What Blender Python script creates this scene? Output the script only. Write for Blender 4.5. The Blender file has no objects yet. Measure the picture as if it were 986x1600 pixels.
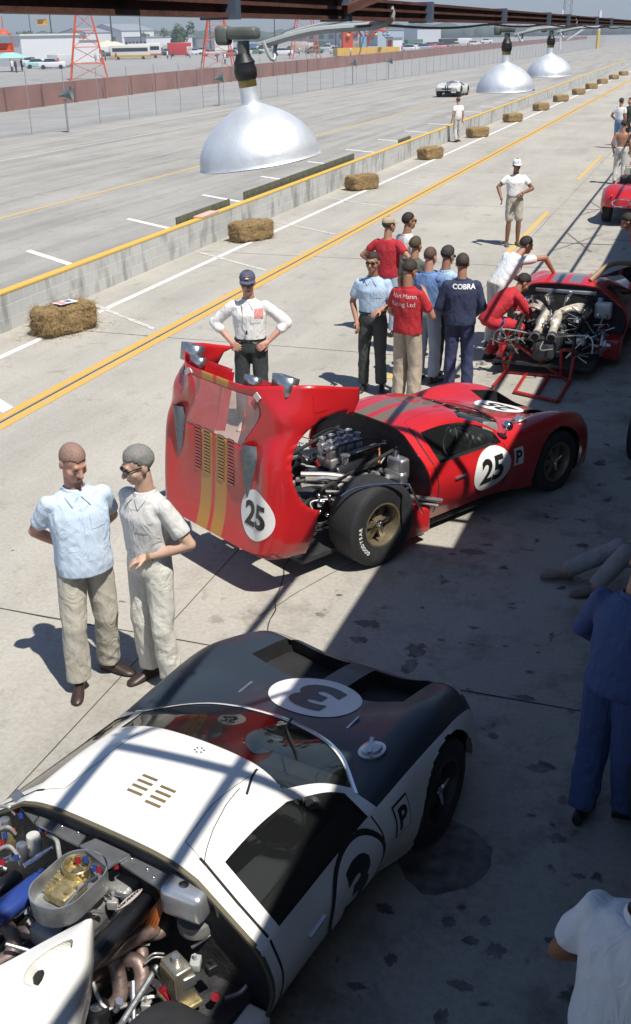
import bpy, bmesh, math, random
from mathutils import Vector as V, Matrix, noise
from mathutils.bvhtree import BVHTree
random.seed(7)
R = math.radians
PI = math.pi
sc = bpy.context.scene
COL = sc.collection
LANE = R(-20)                      # the pit lane runs 20 degrees to the right of the view
def L(s, t, z=0.0):                # lane coordinates: s along the lane, t to its right
    a = R(20)
    return V((s*math.sin(a)+t*math.cos(a), s*math.cos(a)-t*math.sin(a), z))

# ------------------------------------------------------------------ materials
def nt(name):
    m = bpy.data.materials.new(name); m.use_nodes = True
    return m, m.node_tree.nodes, m.node_tree.links, m.node_tree.nodes['Principled BSDF']
MC = {}
def mat(name, col, rough=.5, metal=0., var=.12, vs=6., bump=0., bs=60., coat=0., spec=.5, emit=None):
    if name in MC: return MC[name]
    m, N, K, b = nt(name)
    b.inputs['Roughness'].default_value = rough; b.inputs['Metallic'].default_value = metal
    b.inputs['Coat Weight'].default_value = coat; b.inputs['Coat Roughness'].default_value = .04
    b.inputs['Specular IOR Level'].default_value = spec
    tc = N.new('ShaderNodeTexCoord')
    if var > 0:
        n = N.new('ShaderNodeTexNoise'); n.inputs['Scale'].default_value = vs; n.inputs['Detail'].default_value = 5
        K.new(tc.outputs['Object'], n.inputs['Vector'])
        r = N.new('ShaderNodeValToRGB')
        r.color_ramp.elements[0].position = .3; r.color_ramp.elements[1].position = .7
        r.color_ramp.elements[0].color = [c*(1-var) for c in col]+[1]
        r.color_ramp.elements[1].color = [min(1, c*(1+var)) for c in col]+[1]
        K.new(n.outputs['Fac'], r.inputs['Fac']); K.new(r.outputs['Color'], b.inputs['Base Color'])
    else:
        b.inputs['Base Color'].default_value = list(col)+[1]
    if bump > 0:
        n2 = N.new('ShaderNodeTexNoise'); n2.inputs['Scale'].default_value = bs; n2.inputs['Detail'].default_value = 4
        K.new(tc.outputs['Object'], n2.inputs['Vector'])
        bp = N.new('ShaderNodeBump'); bp.inputs['Strength'].default_value = bump; bp.inputs['Distance'].default_value = .02
        K.new(n2.outputs['Fac'], bp.inputs['Height']); K.new(bp.outputs['Normal'], b.inputs['Normal'])
    if emit:
        b.inputs['Emission Color'].default_value = list(col)+[1]; b.inputs['Emission Strength'].default_value = emit
    MC[name] = m
    return m
def glass(name, tint, alpha=.75, rough=.02):
    if name in MC: return MC[name]
    m = bpy.data.materials.new(name); m.use_nodes = True
    N, K = m.node_tree.nodes, m.node_tree.links
    N.clear()
    o = N.new('ShaderNodeOutputMaterial'); tr = N.new('ShaderNodeBsdfTransparent'); gl = N.new('ShaderNodeBsdfGlossy')
    df = N.new('ShaderNodeBsdfDiffuse'); df.inputs['Color'].default_value = list(tint)+[1]
    mx0 = N.new('ShaderNodeMixShader'); mx0.inputs['Fac'].default_value = 1-alpha
    tr.inputs['Color'].default_value = list(tint)+[1]; gl.inputs['Roughness'].default_value = rough
    fr = N.new('ShaderNodeFresnel'); fr.inputs['IOR'].default_value = 1.5
    mx = N.new('ShaderNodeMixShader')
    K.new(tr.outputs[0], mx0.inputs[1]); K.new(df.outputs[0], mx0.inputs[2])
    K.new(fr.outputs[0], mx.inputs['Fac']); K.new(mx0.outputs[0], mx.inputs[1]); K.new(gl.outputs[0], mx.inputs[2])
    K.new(mx.outputs[0], o.inputs[0])
    MC[name] = m
    return m

# ------------------------------------------------------------------ mesh builder
class MB:
    def __init__(s): s.v = []; s.f = []; s.m = []
    def add(s, v, f, m=0):
        o = len(s.v); s.v += [V(p) for p in v]; s.f += [[i+o for i in q] for q in f]; s.m += [m]*len(f)
        return s
    def box(s, c, d, rot=None, m=0, taper=1.):
        x, y, z = d[0]/2, d[1]/2, d[2]/2; k = taper
        p = [V(q) for q in ((-x,-y,-z),(x,-y,-z),(x,y,-z),(-x,y,-z),(-x*k,-y*k,z),(x*k,-y*k,z),(x*k,y*k,z),(-x*k,y*k,z))]
        if rot is not None: p = [rot @ q for q in p]
        c = V(c)
        return s.add([q+c for q in p], [(3,2,1,0),(4,5,6,7),(0,1,5,4),(1,2,6,5),(2,3,7,6),(3,0,4,7)], m)
    def rbox(s, c, d, r=.02, rot=None, m=0):     # box with bevelled edges
        bm = bmesh.new(); bmesh.ops.create_cube(bm, size=1)
        for v in bm.verts: v.co = V((v.co.x*d[0], v.co.y*d[1], v.co.z*d[2]))
        bmesh.ops.bevel(bm, geom=bm.edges[:], offset=r, segments=3, profile=.5, affect='EDGES')
        c = V(c); bm.verts.index_update()
        s.add([((rot @ v.co) if rot is not None else v.co)+c for v in bm.verts], [[v.index for v in f.verts] for f in bm.faces], m)
        bm.free(); return s
    def rings(s, rings, m=0, cap=True, closed=True):
        n = len(rings[0]); v = [p for r in rings for p in r]; f = []
        for i in range(len(rings)-1):
            for j in range(n if closed else n-1):
                k = (j+1) % n
                f.append((i*n+j, i*n+k, (i+1)*n+k, (i+1)*n+j))
        if cap and closed:
            f.append(tuple(reversed(range(n)))); f.append(tuple((len(rings)-1)*n+j for j in range(n)))
        return s.add(v, f, m)
    def tube(s, pts, r, n=8, m=0, cap=True):     # bent tube of round section
        pts = [V(p) for p in pts]; rr = list(r) if isinstance(r, (list, tuple)) else [r]*len(pts)
        if len(rr) != len(pts): rr = [(lambda x, i: rr[i]+(rr[i+1]-rr[i])*(x-i))(k*(len(rr)-1)/(len(pts)-1), min(int(k*(len(rr)-1)/(len(pts)-1)), len(rr)-2)) for k in range(len(pts))]
        t0 = (pts[1]-pts[0]).normalized()
        u = t0.orthogonal().normalized(); out = []
        for i, p in enumerate(pts):
            if i == 0: t = t0
            elif i == len(pts)-1: t = (pts[i]-pts[i-1]).normalized()
            else: t = ((pts[i+1]-p).normalized()+(p-pts[i-1]).normalized()).normalized()
            u = (u-t*u.dot(t)); u = u.normalized() if u.length > 1e-6 else t.orthogonal().normalized()
            w = t.cross(u)
            out.append([p+(u*math.cos(2*PI*k/n)+w*math.sin(2*PI*k/n))*rr[i] for k in range(n)])
        return s.rings(out, m, cap)
    def bar(s, a, b, w, h, m=0, up=(0,0,1)):     # straight bar of rectangular section
        a, b = V(a), V(b); t = (b-a).normalized(); x = t.cross(V(up)).normalized(); y = x.cross(t)
        q = lambda p: [p+x*w/2+y*h/2, p-x*w/2+y*h/2, p-x*w/2-y*h/2, p+x*w/2-y*h/2]
        return s.rings([q(a), q(b)], m)
    def lathe(s, prof, n=24, M=None, m=0, cap=False):   # profile (r, z) about z
        o = [[V((r*math.cos(2*PI*k/n), r*math.sin(2*PI*k/n), z)) for k in range(n)] for r, z in prof]
        if M is not None: o = [[M @ p for p in q] for q in o]
        return s.rings(o, m, cap)
    def ell(s, c, r, n=14, k=9, M=None, m=0):    # ellipsoid
        c = V(c); o = []
        for i in range(k+1):
            a = -PI/2+PI*(.02+.96*i/k)
            q = [V((r[0]*math.cos(a)*math.cos(2*PI*j/n), r[1]*math.cos(a)*math.sin(2*PI*j/n), r[2]*math.sin(a))) for j in range(n)]
            if M is not None: q = [M @ p for p in q]
            o.append([p+c for p in q])
        return s.rings(o, m)
    def cone(s, a, b, ra, rb, n=12, m=0):        # capsule with two radii
        a, b = V(a), V(b); t = (b-a); ln = t.length
        if ln < 1e-5: return s.ell(a, (ra,)*3)
        t /= ln; u = t.orthogonal().normalized(); w = t.cross(u); o = []
        for k in range(4):
            an = -PI/2+PI/2*(k+.25)/4.25 if k else -PI/2+.06
            o.append((a+t*ra*math.sin(an), ra*math.cos(an)))
        o.append((a, ra)); o.append((b, rb))
        for k in range(1, 5):
            an = PI/2*k/4 if k < 4 else PI/2-.06
            o.append((b+t*rb*math.sin(an), rb*math.cos(an)))
        return s.rings([[p+(u*math.cos(2*PI*j/n)+w*math.sin(2*PI*j/n))*r for j in range(n)] for p, r in o], m)
    def prism(s, poly, z0, z1, M=None, m=0):
        o = [[V((x, y, z)) for x, y in poly] for z in (z0, z1)]
        if M is not None: o = [[M @ p for p in q] for q in o]
        return s.rings(o, m)
    def xf(s, M):
        s.v = [M @ p for p in s.v]; return s
    def join(s, o, dm=0):
        s.add(o.v, o.f); s.m[-len(o.m):] = [k+dm for k in o.m]; return s
    def mesh(s, name, mats, sharp=35):
        me = bpy.data.meshes.new(name); me.from_pydata(s.v, [], s.f)
        for k in (mats if isinstance(mats, (list, tuple)) else [mats]): me.materials.append(k)
        me.polygons.foreach_set('material_index', s.m)
        me.validate(); fixn(me)
        me.polygons.foreach_set('use_smooth', [True]*len(me.polygons))
        if sharp: me.set_sharp_from_angle(angle=R(sharp))
        return me
    def build(s, name, mats, parent=None, sharp=35, loc=None, rz=None):
        o = bpy.data.objects.new(name, s.mesh(name, mats, sharp)); COL.objects.link(o)
        if parent is not None: o.parent = parent
        if loc is not None: o.location = loc
        if rz is not None: o.rotation_euler.z = rz
        return o
def fixn(me):
    bm = bmesh.new(); bm.from_mesh(me); bmesh.ops.recalc_face_normals(bm, faces=bm.faces[:]); bm.to_mesh(me); bm.free()
def tag(o, label=None, cat=None, group=None, kind=None):
    if label: o['label'] = label
    if cat: o['category'] = cat
    if group: o['group'] = group
    if kind: o['kind'] = kind
    return o
def empty(name, loc=(0,0,0), rz=0., label=None, cat=None, group=None):
    o = bpy.data.objects.new(name, None); COL.objects.link(o); o.empty_display_size = .1
    o.location = loc; o.rotation_euler = (0, 0, rz)
    return tag(o, label, cat, group)
def copy_tree(o, parent=None):
    c = o.copy(); COL.objects.link(c)
    if parent is not None: c.parent = parent
    for ch in list(o.children): copy_tree(ch, c)
    return c
def strip(name, quads, m, z=0.004, kind='structure'):     # flat sheets in lane coordinates (t, s)
    b = MB()
    for q in quads: b.add([V((t, s, z)) for t, s in q], [tuple(range(len(q)))])
    o = b.build(name, m, rz=LANE, sharp=None); o['kind'] = kind
    return o
def smooth_path(pts, k=6):
    pts = [V(p) for p in pts]; out = []
    for i in range(len(pts)-1):
        p0 = pts[max(i-1, 0)]; p1 = pts[i]; p2 = pts[i+1]; p3 = pts[min(i+2, len(pts)-1)]
        for j in range(k):
            t = j/k
            out.append(.5*((2*p1)+(p2-p0)*t+(2*p0-5*p1+4*p2-p3)*t*t+(3*p1-p0-3*p2+p3)*t**3))
    out.append(pts[-1]); return out
_dg = None
def remesh(mb, voxel, it=4, fac=.5):
    me = bpy.data.meshes.new('tmp'); me.from_pydata(mb.v, [], mb.f)
    fixn(me)
    o = bpy.data.objects.new('tmp', me); COL.objects.link(o)
    md = o.modifiers.new('r', 'REMESH'); md.mode = 'VOXEL'; md.voxel_size = voxel
    if it:
        sm = o.modifiers.new('s', 'SMOOTH'); sm.iterations = it; sm.factor = fac
    bpy.context.view_layer.update()
    dg = bpy.context.evaluated_depsgraph_get()
    res = bpy.data.meshes.new_from_object(o.evaluated_get(dg))
    bpy.data.objects.remove(o); bpy.data.meshes.remove(me)
    res.polygons.foreach_set('use_smooth', [True]*len(res.polygons))
    return res
def text_mesh(txt, size=1., bold=0.):
    cu = bpy.data.curves.new('t', 'FONT'); cu.body = txt; cu.size = size; cu.offset = bold
    cu.align_x = 'CENTER'; cu.align_y = 'CENTER'; cu.resolution_u = 4
    o = bpy.data.objects.new('t', cu); COL.objects.link(o)
    bpy.context.view_layer.update()
    dg = bpy.context.evaluated_depsgraph_get()
    me = bpy.data.meshes.new_from_object(o.evaluated_get(dg))
    bm = bmesh.new(); bm.from_mesh(me); bmesh.ops.remove_doubles(bm, verts=bm.verts, dist=size*1e-4)
    bmesh.ops.triangulate(bm, faces=bm.faces[:])
    bm.verts.index_update()
    v = [p.co.copy() for p in bm.verts]; f = [[q.index for q in x.verts] for x in bm.faces]
    bm.free(); bpy.data.objects.remove(o); bpy.data.curves.remove(cu); bpy.data.meshes.remove(me)
    if v:                                   # centre on the ink
        cx = (min(p.x for p in v)+max(p.x for p in v))/2; cy = (min(p.y for p in v)+max(p.y for p in v))/2
        v = [V((p.x-cx, p.y-cy, 0)) for p in v]
    return v, f
def disc2d(rx, ry, n=40, seg=6):
    v = [V((0,0,0))]; f = []
    for k in range(1, seg+1):
        v += [V((rx*k/seg*math.cos(2*PI*j/n), ry*k/seg*math.sin(2*PI*j/n), 0)) for j in range(n)]
    for j in range(n): f.append((0, 1+j, 1+(j+1) % n))
    for k in range(seg-1):
        for j in range(n):
            a = 1+k*n; f.append((a+j, a+n+j, a+n+(j+1) % n, a+(j+1) % n))
    return v, f
def ring2d(r0, r1, n=40, sx=1., sy=1.):
    v = [V((r*math.cos(2*PI*j/n)*sx, r*math.sin(2*PI*j/n)*sy, 0)) for r in (r0, r1) for j in range(n)]
    return v, [(j, n+j, n+(j+1) % n, (j+1) % n) for j in range(n)]
def rect2d(w, h, nx=4, ny=4):
    v = [V((w*(i/nx-.5), h*(j/ny-.5), 0)) for j in range(ny+1) for i in range(nx+1)]
    return v, [(j*(nx+1)+i, j*(nx+1)+i+1, (j+1)*(nx+1)+i+1, (j+1)*(nx+1)+i) for j in range(ny) for i in range(nx)]
def project(vf, o, ax, ay, bvh, off, maxe=.03, depth=3.):
    """press a flat outline onto a body panel: o its centre outside the panel, ax/ay its axes"""
    v, f = vf; ax, ay = V(ax).normalized(), V(ay).normalized(); nz = ax.cross(ay); o = V(o)
    bm = bmesh.new(); vs = [bm.verts.new(p) for p in v]
    for q in f:
        try: bm.faces.new([vs[i] for i in q])
        except ValueError: pass
    for _ in range(6):
        e = [x for x in bm.edges if x.calc_length() > maxe]
        if not e: break
        bmesh.ops.subdivide_edges(bm, edges=e, cuts=1); bmesh.ops.triangulate(bm, faces=bm.faces[:])
    dead = []
    for x in bm.verts:
        p = o+ax*x.co.x+ay*x.co.y
        h, n, _, _ = bvh.ray_cast(p, -nz, depth)
        if h is None: dead.append(x); continue
        if n.dot(nz) < 0: n = -n
        x.co = h+(n*.5+nz*.5).normalized()*off
    if dead: bmesh.ops.delete(bm, geom=dead, context='VERTS')
    bm.verts.index_update()
    b = MB(); b.add([x.co.copy() for x in bm.verts], [[q.index for q in x.verts] for x in bm.faces]); bm.free()
    return b
# ------------------------------------------------------------------ camera, light
cam = bpy.data.cameras.new('Camera'); co = bpy.data.objects.new('Camera', cam); COL.objects.link(co); sc.camera = co
cam.sensor_fit = 'VERTICAL'; cam.sensor_height = 36; cam.lens = 36*1650/1600; cam.clip_end = 6000; cam.clip_start = .05
pt, rl = R(24.25), R(1.15)
fw = V((0, math.cos(pt), -math.sin(pt))); up = V((0, math.sin(pt), math.cos(pt))); rt = V((1,0,0))
r2 = rt*math.cos(rl)-up*math.sin(rl); u2 = rt*math.sin(rl)+up*math.cos(rl)
co.matrix_world = Matrix(((r2.x,u2.x,-fw.x,0),(r2.y,u2.y,-fw.y,0),(r2.z,u2.z,-fw.z,4.12),(0,0,0,1)))
CAMH = 4.12
def at(x, y, z=0.):                # a photo pixel to the point at height z
    d = fw+r2*((x-493)/1650)-u2*((y-800)/1650)
    return V((0,0,CAMH))+d*((z-CAMH)/d.z)
SH = V((-.33, .45, -1.0))          # shadow cast by a metre of height
sdir = -SH.normalized()
elev = math.asin(sdir.z); azim = math.atan2(sdir.x, sdir.y)
w = bpy.data.worlds.new('World'); sc.world = w; w.use_nodes = True
N, K = w.node_tree.nodes, w.node_tree.links
bg = N['Background']; sky = N.new('ShaderNodeTexSky'); sky.sky_type = 'NISHITA'; sky.sun_disc = False
sky.sun_elevation = elev; sky.sun_rotation = azim; sky.air_density = 1.0; sky.dust_density = .2; sky.ozone_density = 1.2
tint = N.new('ShaderNodeMix'); tint.data_type = 'RGBA'; tint.blend_type = 'MULTIPLY'; tint.inputs['Factor'].default_value = 1; tint.inputs[7].default_value = (.82, .95, 1.10, 1)
K.new(sky.outputs[0], tint.inputs[6]); K.new(tint.outputs[2], bg.inputs[0]); bg.inputs[1].default_value = .074
sl = bpy.data.lights.new('Sun', 'SUN'); sl.energy = 5.0; sl.angle = R(.53); sl.color = (1., .955, .88)
so = bpy.data.objects.new('Sun', sl); COL.objects.link(so); so.rotation_euler = sdir.to_track_quat('Z', 'Y').to_euler()
so.location = (0, 0, 30)
sc.view_settings.view_transform = 'Standard'; sc.view_settings.look = 'None'; sc.view_settings.gamma = 1
sc.view_settings.exposure = .35

# ------------------------------------------------------------------ ground sheets
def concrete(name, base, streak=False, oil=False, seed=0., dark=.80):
    m, N, K, b = nt(name)
    tc = N.new('ShaderNodeTexCoord')
    def nz(scale, det=6, vec=None, rough=.6, dist=0.):
        n = N.new('ShaderNodeTexNoise'); n.inputs['Scale'].default_value = scale; n.inputs['Detail'].default_value = det
        n.inputs['Roughness'].default_value = rough; n.inputs['Distortion'].default_value = dist
        K.new(vec if vec else tc.outputs['Object'], n.inputs['Vector']); return n.outputs['Fac']
    def ramp(fac, stops):
        r = N.new('ShaderNodeValToRGB'); e = r.color_ramp.elements
        e[0].position, e[0].color = stops[0][0], [*stops[0][1], 1]; e[1].position, e[1].color = stops[-1][0], [*stops[-1][1], 1]
        for p, c in stops[1:-1]:
            q = e.new(p); q.color = [*c, 1]
        K.new(fac, r.inputs['Fac']); return r.outputs['Color']
    def mul(a, c, fac=1.):
        x = N.new('ShaderNodeMix'); x.data_type = 'RGBA'; x.blend_type = 'MULTIPLY'
        x.inputs['Factor'].default_value = fac
        K.new(a, x.inputs[6]); K.new(c, x.inputs[7]); return x.outputs[2]
    g = lambda k: (k, k, k)
    mp = N.new('ShaderNodeMapping'); mp.inputs['Scale'].default_value = (1., .16, 1.) if not streak else (1.0, .05, 1.)
    mp.inputs['Location'].default_value = (seed, seed, 0)
    K.new(tc.outputs['Object'], mp.inputs['Vector'])
    c = ramp(nz(.35, 8, rough=.65), [(.3, [k*.88 for k in base]), (.52, base), (.75, [k*1.1 for k in base])])
    c = mul(c, ramp(nz(1.1 if streak else .8, 7, mp.outputs[0], .7), [(.34, g(.70 if streak else .84)), (.55, g(1.)), (.8, g(1.08))]))
    c = mul(c, ramp(nz(28, 5), [(.3, g(.86)), (.6, g(1.04))]))
    c = mul(c, ramp(nz(2.7, 9, rough=.72, dist=.6), [(.30, (.72,.69,.64)), (.44, g(1.)), (1., g(1.))]))
    c = mul(c, ramp(nz(140, 2), [(.25, g(.8)), (.5, g(1.)), (.8, g(1.06))]))
    if oil:  # oil spots, and the painted shade tone of the stalls
        sx = N.new('ShaderNodeSeparateXYZ'); K.new(tc.outputs['Object'], sx.inputs[0])
        mr = N.new('ShaderNodeMapRange'); mr.inputs['From Min'].default_value = -4.6; mr.inputs['From Max'].default_value = -1.2
        K.new(sx.outputs['X'], mr.inputs['Value'])
        sp = ramp(nz(5.2, 3, rough=.5, dist=.3), [(.29, g(.30)), (.345, g(.9)), (.36, g(1.))])
        sp2 = ramp(nz(1.6, 6, rough=.7), [(.30, (.5,.49,.47)), (.50, g(1.)), (1, g(1.))])
        a = mul(sp, sp2)
        x = N.new('ShaderNodeMix'); x.data_type = 'RGBA'; x.blend_type = 'MULTIPLY'
        K.new(mr.outputs[0], x.inputs['Factor']); K.new(c, x.inputs[6]); K.new(a, x.inputs[7]); c = x.outputs[2]
        # oily wear plus roof shade, both put into the pit stall floor colour
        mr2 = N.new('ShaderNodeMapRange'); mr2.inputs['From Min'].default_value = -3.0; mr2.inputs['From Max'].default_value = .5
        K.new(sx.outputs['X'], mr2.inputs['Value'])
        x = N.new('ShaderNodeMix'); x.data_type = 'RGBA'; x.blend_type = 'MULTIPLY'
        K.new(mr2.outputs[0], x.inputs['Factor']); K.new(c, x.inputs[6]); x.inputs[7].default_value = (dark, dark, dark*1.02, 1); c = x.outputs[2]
    K.new(c, b.inputs['Base Color']); b.inputs['Roughness'].default_value = .85; b.inputs['Specular IOR Level'].default_value = .3
    bp = N.new('ShaderNodeBump'); bp.inputs['Strength'].default_value = .25; bp.inputs['Distance'].default_value = .01
    K.new(nz(60, 6), bp.inputs['Height']); K.new(bp.outputs[0], b.inputs['Normal'])
    return m
PITC = (.42, .395, .345)
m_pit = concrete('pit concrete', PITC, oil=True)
m_trk = concrete('track concrete', (.36, .345, .315), streak=True, seed=3)
m_inf = concrete('infield', (.33, .325, .31), seed=9)
strip('ground', [[(-3000,-1500),(3000,-1500),(3000,4500),(-3000,4500)]], m_inf, -.03)
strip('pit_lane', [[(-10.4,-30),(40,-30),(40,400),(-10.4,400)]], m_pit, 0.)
strip('race_track', [[(-31.2,-60),(-10.2,-60),(-10.2,600),(-31.2,600)]], m_trk, -.004)
def paint(name, col, wear=.42):
    m, N, K, b = nt(name)
    tc = N.new('ShaderNodeTexCoord'); n = N.new('ShaderNodeTexNoise'); n.inputs['Scale'].default_value = 9; n.inputs['Detail'].default_value = 8
    n.inputs['Roughness'].default_value = .75
    K.new(tc.outputs['Object'], n.inputs['Vector'])
    r = N.new('ShaderNodeValToRGB'); e = r.color_ramp.elements
    e[0].position = wear-.07; e[0].color = [k*.95 for k in PITC]+[1]; e[1].position = wear+.05; e[1].color = list(col)+[1]
    K.new(n.outputs['Fac'], r.inputs['Fac']); K.new(r.outputs['Color'], b.inputs['Base Color']); b.inputs['Roughness'].default_value = .7
    return m
m_yel = paint('yellow line paint', (.60, .36, .07)); m_wht = paint('white line paint', (.74, .73, .70), .38)
m_fwht = paint('worn white paint', (.60, .58, .54), .5); m_fyel = paint('worn yellow paint', (.60, .40, .10), .44)
m_jnt = mat('joint tar', (.05, .045, .04), .9, var=.4, vs=3)
def line(name, t, w, s0, s1, m, z=.004):
    return strip(name, [[(t-w/2, s0), (t+w/2, s0), (t+w/2, s1), (t-w/2, s1)]], m, z)
def wline(name, t0, t1, w, s0, s1, m, z=.004):
    return strip(name, [[(t0-w/2, s0), (t0+w/2, s0), (t1+w/2, s1), (t1-w/2, s1)]], m, z)
wline('yellow_line', -7.665, -7.76, .135, -10, 160, m_yel); wline('yellow_line', -7.46, -7.62, .13, -10, 160, m_yel)
wline('line_gap', -7.562, -7.69, .025, -10, 160, m_jnt)
strip('white_line', [[(-9.11,-10),(-8.99,-10),(-9.28,21),(-9.40,21)], [(-9.40,21),(-9.28,21),(-9.36,160),(-9.48,160)]], m_wht)
q = []
for s in (2.2, 6.4, 10.7, 14.95, 19.6, 23.8, 28, 32.2, 36.4, 40.6, 44.8, 49, 53.2, 58, 62, 66):
    q.append([(-10.0, s+.95), (-10.0, s+.84), (-7.85, s-.62), (-7.85, s-.5)])
strip('stall_line', q, m_fwht, .005)
strip('stall_line', [[(-8.5, 10.75), (-8.5, 10.95), (-7.75, 10.45), (-7.75, 10.22)]], m_wht, .006)
q = []
for s in [18.9+4.45*k for k in range(-3, 16)]:
    q.append([(-13.7, s+.95), (-13.7, s+.75), (-11.2, s-.85), (-11.2, s-.65)])
strip('grid_line', q, m_wht, .001)
line('track_yellow_line', -17.0, .13, -30, 200, m_fyel, .001)
line('track_white_line', -25.5, .13, -30, 300, m_fwht, .001)
line('track_white_line', -29.0, .13, -30, 300, m_fwht, .001)
line('stall_yellow_line', -3.68, .12, 21.6, 27.6, m_fyel); line('stall_yellow_line', -3.72, .12, 34, 41, m_fyel)
line('stall_yellow_line', -3.6, .16, 12.9, 14.6, m_fyel)
q = []
def crack(t0, s0, t1, s1, w=.014, n=40, amp=.02):
    a = V((t0, s0, 0)); b = V((t1, s1, 0)); d = (b-a); nn = V((-d.y, d.x, 0)).normalized(); prev = None
    for i in range(n+1):
        p = a+d*(i/n)+nn*noise.noise(V((i*.35, t0, s0)))*amp; ww = w*(.6+.8*abs(noise.noise(V((i*.9, s0, 3)))))
        cur = (p-nn*ww/2, p+nn*ww/2)
        if prev: q.append([(prev[0].x, prev[0].y), (cur[0].x, cur[0].y), (cur[1].x, cur[1].y), (prev[1].x, prev[1].y)])
        prev = cur
for s in (-1.6, 6.08, 14.0, 20.6, 28.2, 35.5, 43): crack(-10.0, s, 12, s, .016, 60)
for t in (-3.5, .2): crack(t, -10, t, 60, .012, 90, .03)
crack(-2.7, 6.2, -3.05, 7.7, .012, 20, .05); crack(-1.9, 9.2, -2.9, 6.6, .008, 20, .06)
strip('pavement_joint', q, m_jnt, .003)
# tar and oil spots with outlines of their own
q = []; blot_n = 0
def blot(t, s, rt_, rs, k=26, jag=.75):
    q.append([(t+rt_*math.cos(2*PI*i/k)*(1+(jag if rt_ < .2 else .25)*noise.noise(V((i*(1.7 if rt_ < .2 else .6), t*5, s*3)))), s+rs*math.sin(2*PI*i/k)*(1+(jag if rt_ < .2 else .25)*noise.noise(V((i*(2.1 if rt_ < .2 else .5), t*7, s))))) for i in range(k)])
for (x, y, a, b_) in ((735,862,.16,.09),(706,866,.05,.04),(650,1015,.11,.16),(575,975,.15,.1),(560,1000,.1,.08),(640,1040,.08,.16),(800,950,.05,.03),(820,1090,.1,.05),
    (770,1150,.06,.05),(840,1200,.12,.06),(870,1310,.08,.06),(758,1440,.05,.06),(735,1470,.06,.05),(775,1485,.07,.08),(720,1540,.1,.05),(690,1335,.42,.46),(600,1420,.08,.05),(905,1370,.06,.03),(690,1590,.05,.08),(880,1250,.05,.06),
    (690,1000,.05,.03),(700,1440,.06,.05),(610,1500,.05,.06),(555,1540,.07,.04),(860,1470,.05,.03),(500,960,.06,.04),(530,930,.04,.03),(660,950,.03,.03),(150,905,.04,.03),(190,940,.05,.02),(20,860,.02,.02),(740,930,.03,.02),(790,1010,.04,.02),(840,1020,.03,.02)):
    p = at(x, y); a20 = R(20)
    blot_n += 1; blot(p.x*math.cos(a20)-p.y*math.sin(a20), p.x*math.sin(a20)+p.y*math.cos(a20), a*.62, b_*.62)
strip('oil_stain', q, mat('old oil', (.13, .12, .105), .6, var=.55, vs=11), .002)

# ------------------------------------------------------------------ pit wall of painted blocks
def wt(s): return -10.02-.0125*(s-13)
def mblock():
    m, N, K, b = nt('block wall'); tc = N.new('ShaderNodeTexCoord')
    mp = N.new('ShaderNodeMapping'); mp.inputs['Rotation'].default_value = (R(90), 0, R(90)); K.new(tc.outputs['Object'], mp.inputs[0])
    sx = N.new('ShaderNodeSeparateXYZ'); K.new(tc.outputs['Object'], sx.inputs[0])
    cx = N.new('ShaderNodeCombineXYZ'); K.new(sx.outputs['Y'], cx.inputs[0]); K.new(sx.outputs['Z'], cx.inputs[1])
    br = N.new('ShaderNodeTexBrick'); br.inputs['Scale'].default_value = 1; br.inputs['Brick Width'].default_value = .4; br.inputs['Row Height'].default_value = .2
    br.inputs['Mortar Size'].default_value = .008; br.inputs['Color1'].default_value = (.44,.44,.42,1); br.inputs['Color2'].default_value = (.50,.50,.47,1); br.inputs['Mortar'].default_value = (.58,.58,.55,1)
    K.new(cx.outputs[0], br.inputs['Vector'])
    n = N.new('ShaderNodeTexNoise'); n.inputs['Scale'].default_value = 3.2; n.inputs['Detail'].default_value = 8
    mp2 = N.new('ShaderNodeMapping'); mp2.inputs['Scale'].default_value = (1, .9, .35); K.new(tc.outputs['Object'], mp2.inputs[0]); K.new(mp2.outputs[0], n.inputs['Vector'])
    r = N.new('ShaderNodeValToRGB'); r.color_ramp.elements[0].position = .34; r.color_ramp.elements[0].color = (.45,.46,.45,1); r.color_ramp.elements[1].position = .5; r.color_ramp.elements[1].color = (1,1,1,1)
    K.new(n.outputs['Fac'], r.inputs[0])
    x = N.new('ShaderNodeMix'); x.data_type = 'RGBA'; x.blend_type = 'MULTIPLY'; x.inputs['Factor'].default_value = .8
    K.new(br.outputs['Color'], x.inputs[6]); K.new(r.outputs['Color'], x.inputs[7]); K.new(x.outputs[2], b.inputs['Base Color']); b.inputs['Roughness'].default_value = .85
    bp = N.new('ShaderNodeBump'); bp.inputs['Strength'].default_value = .6; bp.inputs['Distance'].default_value = .01; K.new(br.outputs['Fac'], bp.inputs['Height']); bp.invert = True
    K.new(bp.outputs[0], b.inputs['Normal'])
    return m
wall = empty('pit_wall', L(0, -10), LANE, 'low pale concrete block pit wall with a yellow top stripe', 'wall')
b = MB(); pr = []
for s in list(range(-20, 160, 5)):
    x = wt(s)+10; pr.append([V((x, s, 0)), V((x, s, .59)), V((x-.16, s, .59)), V((x-.16, s, 0))])
b.rings(pr); b.build('wall', mblock(), wall)
b = MB(); pr = []
for s in list(range(-20, 160, 5)):
    x = wt(s)+10; pr.append([V((x+.006, s, .575)), V((x+.006, s, .603)), V((x-.166, s, .603)), V((x-.166, s, .575))])
b.rings(pr); b.build('cap', paint('yellow wall paint', (.62, .40, .08), .36), wall)
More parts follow.
